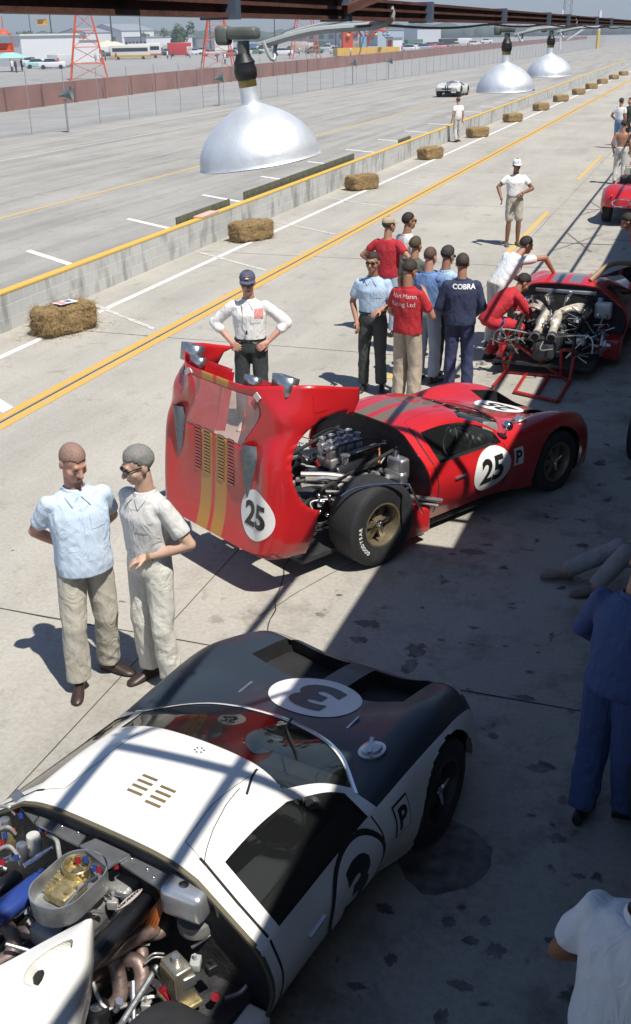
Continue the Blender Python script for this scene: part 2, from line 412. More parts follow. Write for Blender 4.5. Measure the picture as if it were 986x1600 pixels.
for (s0, s1, h, lb) in ((20.3, 23.1, .13, 'short dark weathered board on the track side of the pit wall, the nearest one'), (24.0, 33.0, .17, 'long dark weathered board on the track side of the pit wall'), (38.5, 40.2, .1, 'small dark board behind the wall in front of the far white car')):
    b = MB(); x0, x1 = wt(s0)-.215, wt(s1)-.215
    for i in range(2 if h < .15 else 3):
        z0 = .40+i*(.205+h)/(2 if h < .15 else 3); z1 = .40+(i+1)*(.205+h)/(2 if h < .15 else 3)-.008
        b.rings([[V((xx, s, z0)), V((xx, s, z1)), V((xx-.04, s, z1)), V((xx-.04, s, z0))] for xx, s in ((x0, s0), (x1, s1))])
    for s in (s0+.3, (s0+s1)/2, s1-.3):
        xx = wt(s)-.262; b.box((xx-.02, s, .3), (.04, .09, .6))
    o = b.build('wall_board', mat('weathered board', (.10, .105, .075), .85, var=.3, vs=8, bump=.3), rz=LANE); tag(o, lb, 'board', 'dark boards behind the pit wall')
o = MB().box((0,0,.0), (.22, .9, .03)).build('plank', mat('pink wood', (.62, .42, .34), .8, bump=.2), loc=L(21.5, wt(21.5)-.1, .622), rz=R(-19)); tag(o, 'pale pink plank lying on the yellow wall top', 'plank')

# ------------------------------------------------------------------ hay bales
def straw():
    m, N, K, b = nt('straw'); tc = N.new('ShaderNodeTexCoord')
    mp = N.new('ShaderNodeMapping'); mp.inputs['Scale'].default_value = (14, 60, 60); K.new(tc.outputs['Object'], mp.inputs[0])
    n = N.new('ShaderNodeTexNoise'); n.inputs['Scale'].default_value = 1.; n.inputs['Detail'].default_value = 6; n.inputs['Distortion'].default_value = 1.5
    K.new(mp.outputs[0], n.inputs['Vector'])
    r = N.new('ShaderNodeValToRGB'); e = r.color_ramp.elements; e[0].position = .28; e[0].color = (.10,.06,.025,1); e[1].position = .72; e[1].color = (.46,.33,.155,1)
    q_ = e.new(.5); q_.color = (.30,.20,.085,1)
    K.new(n.outputs['Fac'], r.inputs[0]); K.new(r.outputs[0], b.inputs['Base Color']); b.inputs['Roughness'].default_value = .9
    bp = N.new('ShaderNodeBump'); bp.inputs['Strength'].default_value = 1.; bp.inputs['Distance'].default_value = .03; K.new(n.outputs['Fac'], bp.inputs['Height']); K.new(bp.outputs[0], b.inputs['Normal'])
    return m
m_straw = straw(); m_twine = mat('twine', (.16, .11, .06), .9)
def bale_mesh(seed, stalks, sz=(.98, .52, .42)):
    rd = random.Random(seed); bm = bmesh.new(); bmesh.ops.create_cube(bm, size=1)
    bmesh.ops.subdivide_edges(bm, edges=bm.edges[:], cuts=16, use_grid_fill=True)
    b = MB(); bm.verts.index_update()
    for v in bm.verts:
        p = v.co.copy(); 
        for i in range(3):                                         # round the edges a little
            pass
        k = 1-.09*(abs(p.x*2)**6*abs(p.y*2)**6+abs(p.y*2)**6*abs(p.z*2)**6+abs(p.x*2)**6*abs(p.z*2)**6)
        p = V((p.x*sz[0], p.y*sz[1], p.z*sz[2]))*k
        nn = noise.noise_vector(p*6+V((seed*3, 0, 0)))*.028+noise.noise_vector(p*22+V((0, seed, 0)))*.024
        tw = sum(math.exp(-((p.x-a)/.035)**2) for a in (-.22, .22))
        v.co = p*(1-.07*tw)+nn
    b.add([v.co.copy()+V((0, 0, sz[2]/2)) for v in bm.verts], [[q_.index for q_ in f.verts] for f in bm.faces]); bm.free()
    base = list(b.v)
    for i in range(stalks):                                        # loose stalks standing off the bale
        p = rd.choice(base); d = (p-V((0,0,sz[2]/2))); d = V((d.x/sz[0], d.y/sz[1], d.z/sz[2])).normalized()
        t = (V((rd.uniform(-1,1), rd.uniform(-1,1), rd.uniform(-1,.6)))+d*.55).normalized(); ln = rd.uniform(.04, .13)
        u = t.orthogonal().normalized()*.0028; a = p-t*.02; e = p+t*ln
        if e.z < .004: e.z = .004
        b.add([a-u, a+u, e+u*.5, e-u*.5], [(0,1,2,3)])
    for i in range(stalks//4):                                     # and fallen round its foot
        a = V((rd.gauss(0, .45), rd.gauss(0, .28), rd.uniform(.004, .012))); an = rd.uniform(0, PI); t = V((math.cos(an), math.sin(an), 0))*rd.uniform(.04, .09); u = V((-t.y, t.x, 0)).normalized()*.003
        b.add([a-u, a+u, a+t+u, a+t-u], [(0,1,2,3)])
    return b
bales = [((98, 522), 0), ((392, 377), 7), ((566, 297), 6), ((673, 249), 8), ((747, 215), 5), ((802, 191), 4), ((846, 173), 6), ((877, 159), 3), ((905, 148), 5), ((925, 139), 4), ((942, 131), 6), ((960, 124), 5), ((975, 118), 5)]
meshes = []
names = ['nearest hay bale, with a blue and white paper card lying on top', 'second nearest hay bale, loose and shaggy, on the white line', 'hay bale right of the hanging lamp, third along the line', 'hay bale on the white line, fourth along, left of the man at the wall',
   'hay bale just right of the man standing at the wall', 'sixth hay bale along the white line', 'seventh hay bale along the white line, below the farthest lamp', 'eighth hay bale along the white line', 'ninth hay bale along the white line', 'tenth hay bale along the white line', 'eleventh hay bale along the white line', 'twelfth hay bale along the line, far away', 'farthest hay bale along the line at the right edge']
for i, ((x, y), a) in enumerate(bales):
    p = at(x, y); far = p.length
    b = bale_mesh(i, 1700 if i < 1 else (900 if i < 3 else (200 if i < 6 else 40)))
    root = empty('hay_bale', p+V((.0, .18, 0)), R(50 if i == 0 else 40+a*3-20), names[i], 'hay bale', 'straw bales along the white line')
    bb = b.build('straw', m_straw, root, sharp=None)
    if i < 4:
        tw = MB()
        for x0 in (-.22, .22): tw.tube([(x0, .235, .02), (x0, .245, .38), (x0, .2, .405), (x0, -.2, .405), (x0, -.245, .38), (x0, -.235, .02)], .005, 5)
        tw.build('twine', m_twine, root)
    if i == 0:
        c = MB().box((0, 0, 0), (.34, .22, .004)).box((-.09, 0, .004), (.1, .2, .003), m=1).box((.05, .0, .004), (.1, .12, .003), m=2)
        o = c.build('paper_card', [mat('white paper', (.78,.78,.78), .6), mat('pink print', (.6,.3,.32), .6), mat('blue print', (.10,.16,.36), .6)], loc=p+V((.05, .2, .452)), rz=R(50)); tag(o, 'blue and white printed card lying on the nearest hay bale', 'card')
# ------------------------------------------------------------------ steel lamp gantry, lamps, roof
m_steel = mat('brown painted steel', (.10, .042, .028), .6, var=.35, vs=7, bump=.15)
m_cable = mat('grey cable', (.34, .36, .35), .5); m_blk = mat('black rubber', (.012, .012, .013), .5, var=.2)
m_alu = mat('spun aluminium', (.74, .77, .80), .52, .6, var=.16, vs=7, bump=.10, bs=25)
m_aluin = mat('lamp enamel', (.7, .7, .68), .5); m_brass = mat('old brass', (.33, .25, .10), .45, .8, var=.3, vs=20)
m_grey = mat('grey paint', (.11, .12, .105), .5, var=.25, vs=14)
gan = empty('lamp_gantry', L(0, -1, 4.156), LANE, 'rust brown steel beam frame that carries the hanging lamps', 'steel frame')
ZB = 4.156
def lb(a, c, w, h, name, m=m_steel):          # bar given in lane coordinates (t, s, z above beam foot)
    b = MB(); A = V((a[0]+1, a[1], a[2]+h/2)); C2 = V((c[0]+1, c[1], c[2]+h/2))
    b.bar(A, C2, w, .007); b.bar(A+V((0,0,h/2)), C2+V((0,0,h/2)), .007, h) if False else None
    b.bar(A+V((0,0,h/2-.004)), C2+V((0,0,h/2-.004)), w, .008); b.bar(A-V((0,0,h/2-.004)), C2-V((0,0,h/2-.004)), w, .008)
    b.bar(A, C2, .008, h-.017)
    return b.build(name, m, gan)
lb((-.92, -6, 0), (-.92, 75, 0), .045, .052, 'beam'); lb((-.10, -6, .36), (-.10, 75, .36), .045, .052, 'beam')
for k in range(-1, 14):
    s = 1.62+4.85*k
    if k == 0: lb((-.885, s, .045), (-.275, s, .045), .06, .07, 'cross_arm')
    lb((-.76, s+.92, .37), (.44, s+.92, .37), .06, .05, 'shadow_arm'); lb((-.92, s+.92, .05), (-.76, s+.92, .38), .05, .03, 'hanger') if k < 1 else None  # arms and hangers out of view, added for the car roof's cross shadow
    if k == 0: lb((-.888, s+1.1, .012), (-.12, s+2.0, .36), .03, .02, 'brace')
    if k > 2: lb((-.888, s+.1, .012), (-.12, s+2.3, .03), .025, .015, 'brace'); lb((-.888, s+2.3, .012), (-.12, s+.1, .03), .025, .015, 'brace')
b = MB(); pts = []
for i in range(90):
    s = 3.05+i*.2; pts.append((.035, s, -.004-.012*abs(math.sin(s*1.9))-.006*math.sin(s*.7)))
b.tube(pts, .0042, 6); b.build('cable', m_cable, gan)
for s in (2.05, 2.75, 3.6, 4.9, 6.2, 7.0, 8.6, 9.7):
    MB().rings([[V((.042, s+e, -.004)), V((.118, s+e, -.004)), V((.118, s+e, .056)), V((.042, s+e, .056))] for e in (-.012, .012)]).build('clamp', mat('blue grey clamp', (.09, .12, .17), .5), gan)
PROF = [(.0275,.265),(.0275,.222),(.031,.208),(.042,.192),(.062,.178),(.090,.162),(.117,.142),(.140,.119),(.158,.094),(.171,.062),(.181,.030),(.188,.008),(.191,.0),(.193,-.003),(.190,-.004)]
PROF = [(.0275,.217),(.0275,.176),(.031,.168),(.050,.158),(.082,.143),(.113,.124),(.143,.100),(.165,.074),(.180,.048),(.188,.022),(.189,.006),(.191,.0),(.193,-.003),(.190,-.004)]
def lamp_obj(label, s, t, z, tilt, ax, first=False):
    root = empty('hanging_lamp', L(s, t, z+.282), 0, label, 'lamp', 'bell lamps hanging from the gantry')
    M = Matrix.Rotation(tilt, 4, V(ax)) @ Matrix.Translation((0,0,-.282))
    b = MB().lathe(PROF, 48, M); b.lathe([(r-.004, zz-.002) for r, zz in PROF[::-1]], 48, M, m=1)
    b.build('lamp_shade', [m_alu, m_aluin], root)
    b = MB().lathe([(.001,.214),(.026,.214),(.028,.220),(.028,.237),(.024,.242),(.001,.242)], 20, M); b.build('brass_collar', m_brass, root)
    b = MB().lathe([(.001,.234),(.026,.235),(.033,.244),(.035,.264),(.031,.278),(.033,.286),(.026,.297),(.02,.312),(.001,.313)], 20, M); b.build('socket', m_blk, root)
    top = V((0, 0, .03))
    b = MB().tube([(0,0,.02), (0,0,.065)], .018, 10)
    b.rbox(top+V((0,0,.055)), (.10, .05, .035), .012, Matrix.Rotation(LANE, 3, 'Z')); b.rbox(top+V((-.06,.02,.05)), (.045, .045, .055), .012, Matrix.Rotation(LANE, 3, 'Z'))
    b.build('junction_box', m_grey, root)
    e = L(s, -.92, ZB-.005)-L(s, t, z+.282)
    b = MB().tube(smooth_path([top+V((.05,0,.02)), (e+top)/2+V((0,0,.02)), e+V((0,0,.0)), e+V((0,0,.06))], 5), .011, 8); b.build('arm', m_cable, root)
    b = MB().tube(smooth_path([top+V((.06,-.03,.03)), top+V((.09,-.03,-.02)), top+V((.13,-.0,.05)), e+V((.0,.1,.03))], 5), .006, 6); b.build('wire', m_cable, root)
    return root
lamp_obj('nearest and largest hanging aluminium bell lamp, tilted a little', 3.20, -1.365, 3.765, R(-7.5), (0, 1, 0))
lamp_obj('middle hanging aluminium bell lamp, in front of the far track', 7.47, -1.335, 3.77, R(-1), (0, 1, 0))
lamp_obj('farthest and smallest hanging aluminium bell lamp, partly behind the middle one', 9.72, -1.37, 3.78, R(-.5), (0, 1, 0))
q = 4
for s in (12.3, 14.4, 17.2, 19.2): pass
roof = empty('pit_roof', L(0, 4, 4.5), LANE, 'flat pit roof that shades the right side of the lane', 'roof')
m_roof = mat('roof deck', (.09, .085, .08), .9, var=.2)
for t0, t1, s0, s1 in ((.42, 14, -15, 3.1), (-.03, 14, 3.1, 6.8), (.42, 14, 6.8, 75)):
    MB().box(((t0+t1)/2-4, (s0+s1)/2, .06), (t1-t0, s1-s0-.004, .12)).build('deck', m_roof, roof)
b = MB().box((0, 28, 1.9), (.25, 100, 4.9));  # wall out of view, put in to darken the roofed stalls
o = b.build('pit_shade_wall', mat('pit block wall', (.22, .21, .19), .9, var=.2), loc=L(0, 4.2, 0), rz=LANE); tag(o, 'unseen pit building wall added behind the stalls to darken them', 'building')
# ------------------------------------------------------------------ mid-engined coupe: body built from control sections
ROWS = [
 [(.74,0,.21),(.74,.28,.21),(.71,.45,.21),(.64,.60,.21),(.55,.73,.21),(.52,.79,.21),(.50,.81,.19),(.49,.79,.15)],
 [(.84,0,.36),(.83,.28,.37),(.79,.47,.42),(.71,.62,.46),(.60,.75,.42),(.52,.81,.35),(.48,.825,.26),(.47,.79,.15)],
 [(.66,0,.51),(.65,.28,.52),(.62,.48,.585),(.56,.645,.635),(.48,.775,.57),(.43,.835,.45),(.41,.845,.30),(.40,.80,.14)],
 [(.30,0,.60),(.30,.28,.605),(.28,.48,.68),(.24,.655,.745),(.21,.80,.675),(.20,.862,.52),(.2,.862,.32),(.2,.80,.14)],
 [(0,0,.665),(0,.28,.67),(0,.48,.73),(0,.655,.785),(0,.81,.71),(0,.872,.54),(0,.872,.32),(0,.80,.13)],
 [(-.20,0,.71),(-.21,.28,.71),(-.24,.48,.74),(-.28,.66,.785),(-.3,.80,.715),(-.3,.862,.53),(-.3,.862,.32),(-.3,.80,.13)],
 [(-.34,0,.745),(-.38,.28,.744),(-.49,.48,.745),(-.73,.69,.752),(-.72,.785,.705),(-.62,.85,.55),(-.6,.82,.34),(-.6,.73,.15)],
 [(-.70,0,.885),(-.72,.26,.88),(-.78,.43,.868),(-.88,.575,.86),(-.9,.782,.712),(-.9,.842,.55),(-.9,.808,.35),(-.9,.715,.17)],
 [(-1.05,0,1.00),(-1.06,.24,.995),(-1.09,.38,.985),(-1.13,.485,.958),(-1.13,.785,.715),(-1.13,.840,.55),(-1.13,.806,.35),(-1.13,.715,.17)],
 [(-1.35,0,1.032),(-1.35,.24,1.028),(-1.36,.38,1.015),(-1.38,.475,.985),(-1.40,.79,.72),(-1.40,.840,.55),(-1.4,.806,.35),(-1.4,.715,.17)],
 [(-1.62,0,1.02),(-1.62,.24,1.016),(-1.63,.38,1.002),(-1.65,.475,.975),(-1.67,.795,.725),(-1.67,.846,.55),(-1.67,.812,.35),(-1.67,.72,.17)],
 [(-1.78,0,1.0),(-1.78,.24,.995),(-1.785,.38,.982),(-1.79,.49,.95),(-1.80,.80,.72),(-1.80,.856,.55),(-1.80,.82,.35),(-1.80,.73,.17)]]
CLIP = [
 [(-1.93,0,.98),(-1.93,.24,.976),(-1.925,.40,.965),(-1.90,.52,.935),(-1.82,.80,.735),(-1.80,.868,.56),(-1.80,.872,.38),(-1.80,.85,.18)],
 [(-2.12,0,.955),(-2.12,.24,.95),(-2.12,.37,.955),(-2.12,.52,.905),(-2.12,.72,.86),(-2.10,.865,.70),(-2.06,.888,.54),(-2.0,.885,.36),(-1.98,.86,.18)],
 [(-2.41,0,.895),(-2.41,.24,.89),(-2.41,.38,.90),(-2.41,.54,.86),(-2.41,.72,.875),(-2.41,.862,.73),(-2.41,.892,.56),(-2.41,.885,.40)],
 [(-2.75,0,.83),(-2.75,.24,.825),(-2.75,.40,.83),(-2.75,.56,.825),(-2.75,.72,.845),(-2.75,.85,.72),(-2.75,.88,.58),(-2.75,.875,.38)],
 [(-3.05,0,.785),(-3.05,.24,.785),(-3.05,.42,.785),(-3.05,.58,.795),(-3.05,.71,.80),(-3.05,.83,.70),(-3.05,.855,.56),(-3.05,.85,.38)],
 [(-3.26,0,.79),(-3.26,.24,.79),(-3.26,.44,.787),(-3.25,.6,.78),(-3.23,.71,.76),(-3.20,.80,.67),(-3.18,.82,.55),(-3.18,.81,.38)],
 [(-3.32,0,.62),(-3.32,.24,.62),(-3.32,.44,.62),(-3.31,.6,.61),(-3.28,.70,.60),(-3.25,.77,.55),(-3.22,.79,.48),(-3.21,.79,.37)],
 [(-3.24,0,.42),(-3.24,.24,.42),(-3.24,.44,.42),(-3.23,.58,.42),(-3.22,.67,.42),(-3.20,.74,.41),(-3.19,.76,.39),(-3.19,.77,.36)]]
def cr(p0, p1, p2, p3, t):
    return .5*((2*p1)+(p2-p0)*t+(2*p0-5*p1+4*p2-p3)*t*t+(3*p1-p0-3*p2+p3)*t**3)
def spl(P, k, brk):
    out = []
    for i in range(len(P)-1):
        a = P[i-1] if i > 0 and not brk(i) else P[i]*2-P[i+1]
        d = P[i+2] if i < len(P)-2 and not brk(i+1) else P[i+1]*2-P[i]
        for j in range(k): out.append(cr(a, P[i], P[i+1], d, j/k))
    out.append(P[-1]); return out
class Grid:
    def __init__(s, rows, colbrk, rowbrk, nu=8, nv=7, mirror=True):
        s.nu, s.nv = nu, nv; s.h = h = len(rows[0])-1; D = []
        for i, r in enumerate(rows):
            full = ([V((x, -y, z)) for x, y, z in r[:0:-1]] if mirror else [])+[V(p) for p in r]
            if not mirror: s.h = h = 0
            D.append(spl(full, nv, lambda k, i=i: abs(k-h) in colbrk(i)))
        s.nc = len(D[0]); cols = [spl([d[j] for d in D], nu, rowbrk) for j in range(s.nc)]
        s.nr = len(cols[0]); s.P = [[cols[j][i] for j in range(s.nc)] for i in range(s.nr)]
        s.cells = [(i, j) for i in range(s.nr-1) for j in range(s.nc-1)]
    def rc(s, i, j): return (i+.5)/s.nu, (j+.5)/s.nv-s.h
    def q(s, i, j): return (s.P[i][j], s.P[i][j+1], s.P[i+1][j+1], s.P[i+1][j])
    def pt(s, r, c):                       # surface point at control coordinates
        y = min(max((c+s.h)*s.nv, 0), s.nc-1.001); x = min(max(r*s.nu, 0), s.nr-1.001); i, j = int(x), int(y); a, b_ = x-i, y-j
        return (s.P[i][j]*(1-b_)+s.P[i][j+1]*b_)*(1-a)+(s.P[i+1][j]*(1-b_)+s.P[i+1][j+1]*b_)*a
    def nrm(s, r, c):
        a = s.pt(min(r+.1, 99), c)-s.pt(r-.1, c); b_ = s.pt(r, c+.1)-s.pt(r, c-.1); n = b_.cross(a).normalized()
        return n
    def part(s, cells, mfun=None, off=0., thick=0.):
        vid = {}; b = MB(); f = []; ms = []
        def vi(i, j):
            if (i, j) not in vid:
                vid[(i, j)] = len(b.v); p = s.P[i][j].copy()
                if off:
                    i0, i1, j0, j1 = max(i-1, 0), min(i+1, s.nr-1), max(j-1, 0), min(j+1, s.nc-1)
                    n = (s.P[i][j1]-s.P[i][j0]).cross(s.P[i1][j]-s.P[i0][j]); n = n.normalized() if n.length > 1e-9 else V((0,0,1))
                    p += n*off
                b.v.append(p)
            return vid[(i, j)]
        for i, j in cells:
            f.append([vi(i, j), vi(i, j+1), vi(i+1, j+1), vi(i+1, j)]); ms.append(mfun(*s.rc(i, j)) if mfun else 0)
        b.f, b.m = f, ms; b.vid = vid
        return b
    def recess(s, cells, d, m=0):          # a sunk tray under the cells
        b = s.part(cells); st = set(cells); n0 = len(b.v)
        for p in list(b.v): b.v.append(p+V(d))
        f = [[k+n0 for k in q] for q in b.f]; e = []
        for i, j in cells:
            for (di, dj, a, c) in ((-1,0,(i,j),(i,j+1)), (1,0,(i+1,j),(i+1,j+1)), (0,-1,(i,j),(i+1,j)), (0,1,(i,j+1),(i+1,j+1))):
                if (i+di, j+dj) not in st:
                    a_, c_ = b.vid[a], b.vid[c]; e.append([a_, c_, c_+n0, a_+n0])
        b.f = f+e; b.m = [m]*len(b.f)
        return b
def snap_arch(b, cx, cz, r, ymin):         # cut a wheel arch: drop faces inside, pull the edge onto the circle
    keep = [k for k, q in enumerate(b.f) if not (abs(sum((b.v[i].y for i in q), 0)/len(q)) > ymin and ((sum(b.v[i].x for i in q)/len(q)-cx)**2+(sum(b.v[i].z for i in q)/len(q)-cz)**2) < r*r)]
    b.f = [b.f[k] for k in keep]; b.m = [b.m[k] for k in keep]
    cnt = {}
    for q in b.f:
        for x, y in zip(q, q[1:]+q[:1]): cnt[frozenset((x, y))] = cnt.get(frozenset((x, y)), 0)+1
    for e, n in cnt.items():
        if n == 1:
            for i in e:
                p = b.v[i]; d = math.hypot(p.x-cx, p.z-cz)
                if abs(p.y) > ymin and d < r*1.34 and p.z > .16 and d > .01:
                    p.x = cx+(p.x-cx)*r/d; p.z = cz+(p.z-cz)*r/d
    used = sorted({i for q in b.f for i in q}); mp = {o: n for n, o in enumerate(used)}
    b.v = [b.v[i] for i in used]; b.f = [[mp[i] for i in q] for q in b.f]
def carpaint(name, base, stripes=(), metal=0.):
    """lacquer with painted stripes at fixed widths across the car"""
    m, N, K, b = nt(name); tc = N.new('ShaderNodeTexCoord')
    n = N.new('ShaderNodeTexNoise'); n.inputs['Scale'].default_value = 2.5; n.inputs['Detail'].default_value = 6; K.new(tc.outputs['Object'], n.inputs['Vector'])
    r = N.new('ShaderNodeValToRGB'); r.color_ramp.elements[0].position = .3; r.color_ramp.elements[1].position = .7
    r.color_ramp.elements[0].color = [k*.86 for k in base]+[1]; r.color_ramp.elements[1].color = [min(1, k*1.06) for k in base]+[1]
    K.new(n.outputs['Fac'], r.inputs[0]); c = r.outputs[0]
    for y0, y1, col in stripes:
        sx = N.new('ShaderNodeSeparateXYZ'); K.new(tc.outputs['Object'], sx.inputs[0])
        ab = N.new('ShaderNodeMath'); ab.operation = 'ABSOLUTE'; K.new(sx.outputs['Y'], ab.inputs[0])
        cp = N.new('ShaderNodeMath'); cp.operation = 'COMPARE'; cp.inputs[1].default_value = (y0+y1)/2; cp.inputs[2].default_value = (y1-y0)/2; K.new(ab.outputs[0], cp.inputs[0])
        x = N.new('ShaderNodeMix'); x.data_type = 'RGBA'; K.new(cp.outputs[0], x.inputs['Factor']); K.new(c, x.inputs[6]); x.inputs[7].default_value = list(col)+[1]; c = x.outputs[2]
    K.new(c, b.inputs['Base Color'])
    n2 = N.new('ShaderNodeTexNoise'); n2.inputs['Scale'].default_value = 30; n2.inputs['Detail'].default_value = 6; K.new(tc.outputs['Object'], n2.inputs['Vector'])
    mr = N.new('ShaderNodeMapRange'); mr.inputs['To Min'].default_value = .22; mr.inputs['To Max'].default_value = .42; K.new(n2.outputs['Fac'], mr.inputs[0]); K.new(mr.outputs[0], b.inputs['Roughness'])
    b.inputs['Coat Weight'].default_value = .6; b.inputs['Coat Roughness'].default_value = .06
    return m
m_gap = mat('panel gap', (.01, .01, .01), .8, var=0); m_dark = mat('dark interior', (.016, .016, .017), .7, var=.3)
m_tray = mat('black grimy tray', (.028, .028, .03), .6, var=.5, vs=12, bump=.3)
m_chrome = mat('chrome', (.75, .76, .77), .12, 1., var=0); m_sil = mat('bare aluminium', (.58, .59, .60), .35, .9, var=.15, vs=10, bump=.05)
m_tyre = mat('tyre rubber', (.022, .022, .023), .7, var=.25, vs=8, bump=.2, bs=40); m_mag = mat('magnesium rim', (.26, .215, .14), .42, .6, var=.2, vs=15)
m_black = mat('number black', (.012, .012, .012), .45, var=0); m_roundel = mat('roundel white', (.78, .77, .74), .4, var=.04)
m_glass = glass('car glass', (.72, .77, .75), .988); m_seat = mat('seat cloth', (.03, .03, .034), .8)
def wheel(parent, x, y, r, w, side, rim=None, name='wheel', letters=None):
    root = empty(name, (x, y, r)); root.parent = parent
    M = Matrix.Rotation(PI/2*(1 if side < 0 else -1), 4, 'X')      # +z of the lathe looks outward
    h = w/2; rr = .195
    b = MB().lathe([(rr-.01,-h*.7),(rr+.01,-h*.85),(r*.80,-h),(r-.035,-h*.97),(r-.010,-h*.86),(r,-h*.66),(r,h*.66),(r-.010,h*.86),(r-.035,h*.97),(r*.80,h),(rr+.012,h*.88),(rr-.005,h*.72)], 48, M)
    for k in (-.45, -.15, .15, .45): pass
    b.build('tyre', m_tyre, root)
    b = MB().lathe([(rr+.006,h*.84),(rr+.008,h*.88),(rr-.008,h*.88),(rr-.018,h*.6),(rr-.03,h*.05),(rr-.035,-h*.8)], 40, M)
    b.lathe([(.062,h*.35),(.06,h*.5),(.035,h*.55),(.001,h*.55)], 20, M)
    for k in range(6):
        a = 2*PI*k/6
        for sg in (-1, 1):
            pass
        p0 = V((.045*math.cos(a), .045*math.sin(a), h*.42)); p1 = V(((rr-.022)*math.cos(a), (rr-.022)*math.sin(a), h*.25)); tn = V((-math.sin(a), math.cos(a), 0))
        b.rings([[M @ (p0+tn*.026+V((0,0,.012))), M @ (p0-tn*.026+V((0,0,.012))), M @ (p0-tn*.03-V((0,0,.02))), M @ (p0+tn*.03-V((0,0,.02)))],
                 [M @ (p1+tn*.034+V((0,0,.008))), M @ (p1-tn*.034+V((0,0,.008))), M @ (p1-tn*.04-V((0,0,.02))), M @ (p1+tn*.04-V((0,0,.02)))]])
    b.build('rim', rim or m_mag, root)
    b = MB().lathe([(rr-.03, -h*.3), (.001, -h*.3)], 30, M); b.build('brake_disc', m_dark, root)
    b = MB().lathe([(.001,h*.78),(.018,h*.76),(.03,h*.66),(.034,h*.5)], 16, M)
    for k in range(3):
        a = 2*PI*k/3+.5; d = V((math.cos(a), math.sin(a), 0))
        b.cone(M @ (d*.02+V((0,0,h*.66))), M @ (d*.085+V((0,0,h*.8))), .015, .009, 8)
    b.build('spinner', m_chrome, root)
    if letters:
        b = MB(); n = len(letters)
        for k, ch in enumerate(letters):
            v, f = text_mesh(ch, .045, .0018); a = R(195)-R(8.2)*(k-n/2)*1.0
            rad = (rr+r)/2-.012
            for p in v:
                pass
            T = Matrix.Rotation(a-PI/2, 4, 'Z') @ Matrix.Translation((0, rad, h*.965+.004))
            b.add([M @ (T @ p) for p in v], f)
        b.build('tyre_lettering', m_roundel, root)
    return root
FBRK = lambda i: (3, 4) if i >= 7 else ((3,) if i == 6 else ())
RBRK = lambda k: k in (6, 8)
G0 = Grid(ROWS, FBRK, RBRK)
GC = Grid(CLIP, lambda i: (), lambda k: k in (5,))
def bvh_of(g, cells=None):
    vs, fs = [], []
    for i, j in (cells or g.cells):
        n = len(vs); vs += list(g.q(i, j)); fs.append([n, n+1, n+2, n+3])
    return BVHTree.FromPolygons(vs, fs)
BV0, BVC = bvh_of(G0), bvh_of(GC)
def decal(root, name, vf, o, ax, ay, m, off=.004, bv=None, maxe=.035):
    b = project(vf, o, ax, ay, bv or BV0, off, maxe)
    return b.build(name, m, root, sharp=None)
def xform2d(vf, sx=1, sy=1, dx=0, dy=0): return [V((p.x*sx+dx, p.y*sy+dy, 0)) for p in vf[0]], vf[1]
def edge_strip(root, g, path, wd, m, name, h=.002, off=0.):   # narrow strip following control coordinates on the body
    pts = []
    for k in range(len(path)-1):
        for t in range(12): pts.append((path[k][0]+(path[k+1][0]-path[k][0])*t/12, path[k][1]+(path[k+1][1]-path[k][1])*t/12))
    pts.append(path[-1]); rs = []
    P = [g.pt(*p) for p in pts]; Nn = [g.nrm(*p) for p in pts]
    for i, p in enumerate(P):
        t = (P[min(i+1, len(P)-1)]-P[max(i-1, 0)]).normalized(); n = Nn[i]; x = t.cross(n).normalized()
        rs.append([p+x*wd/2+n*(h+off), p-x*wd/2+n*(h+off), p-x*wd/2-n*.012, p+x*wd/2-n*.012])
    return MB().rings(rs).build(name, m, root)
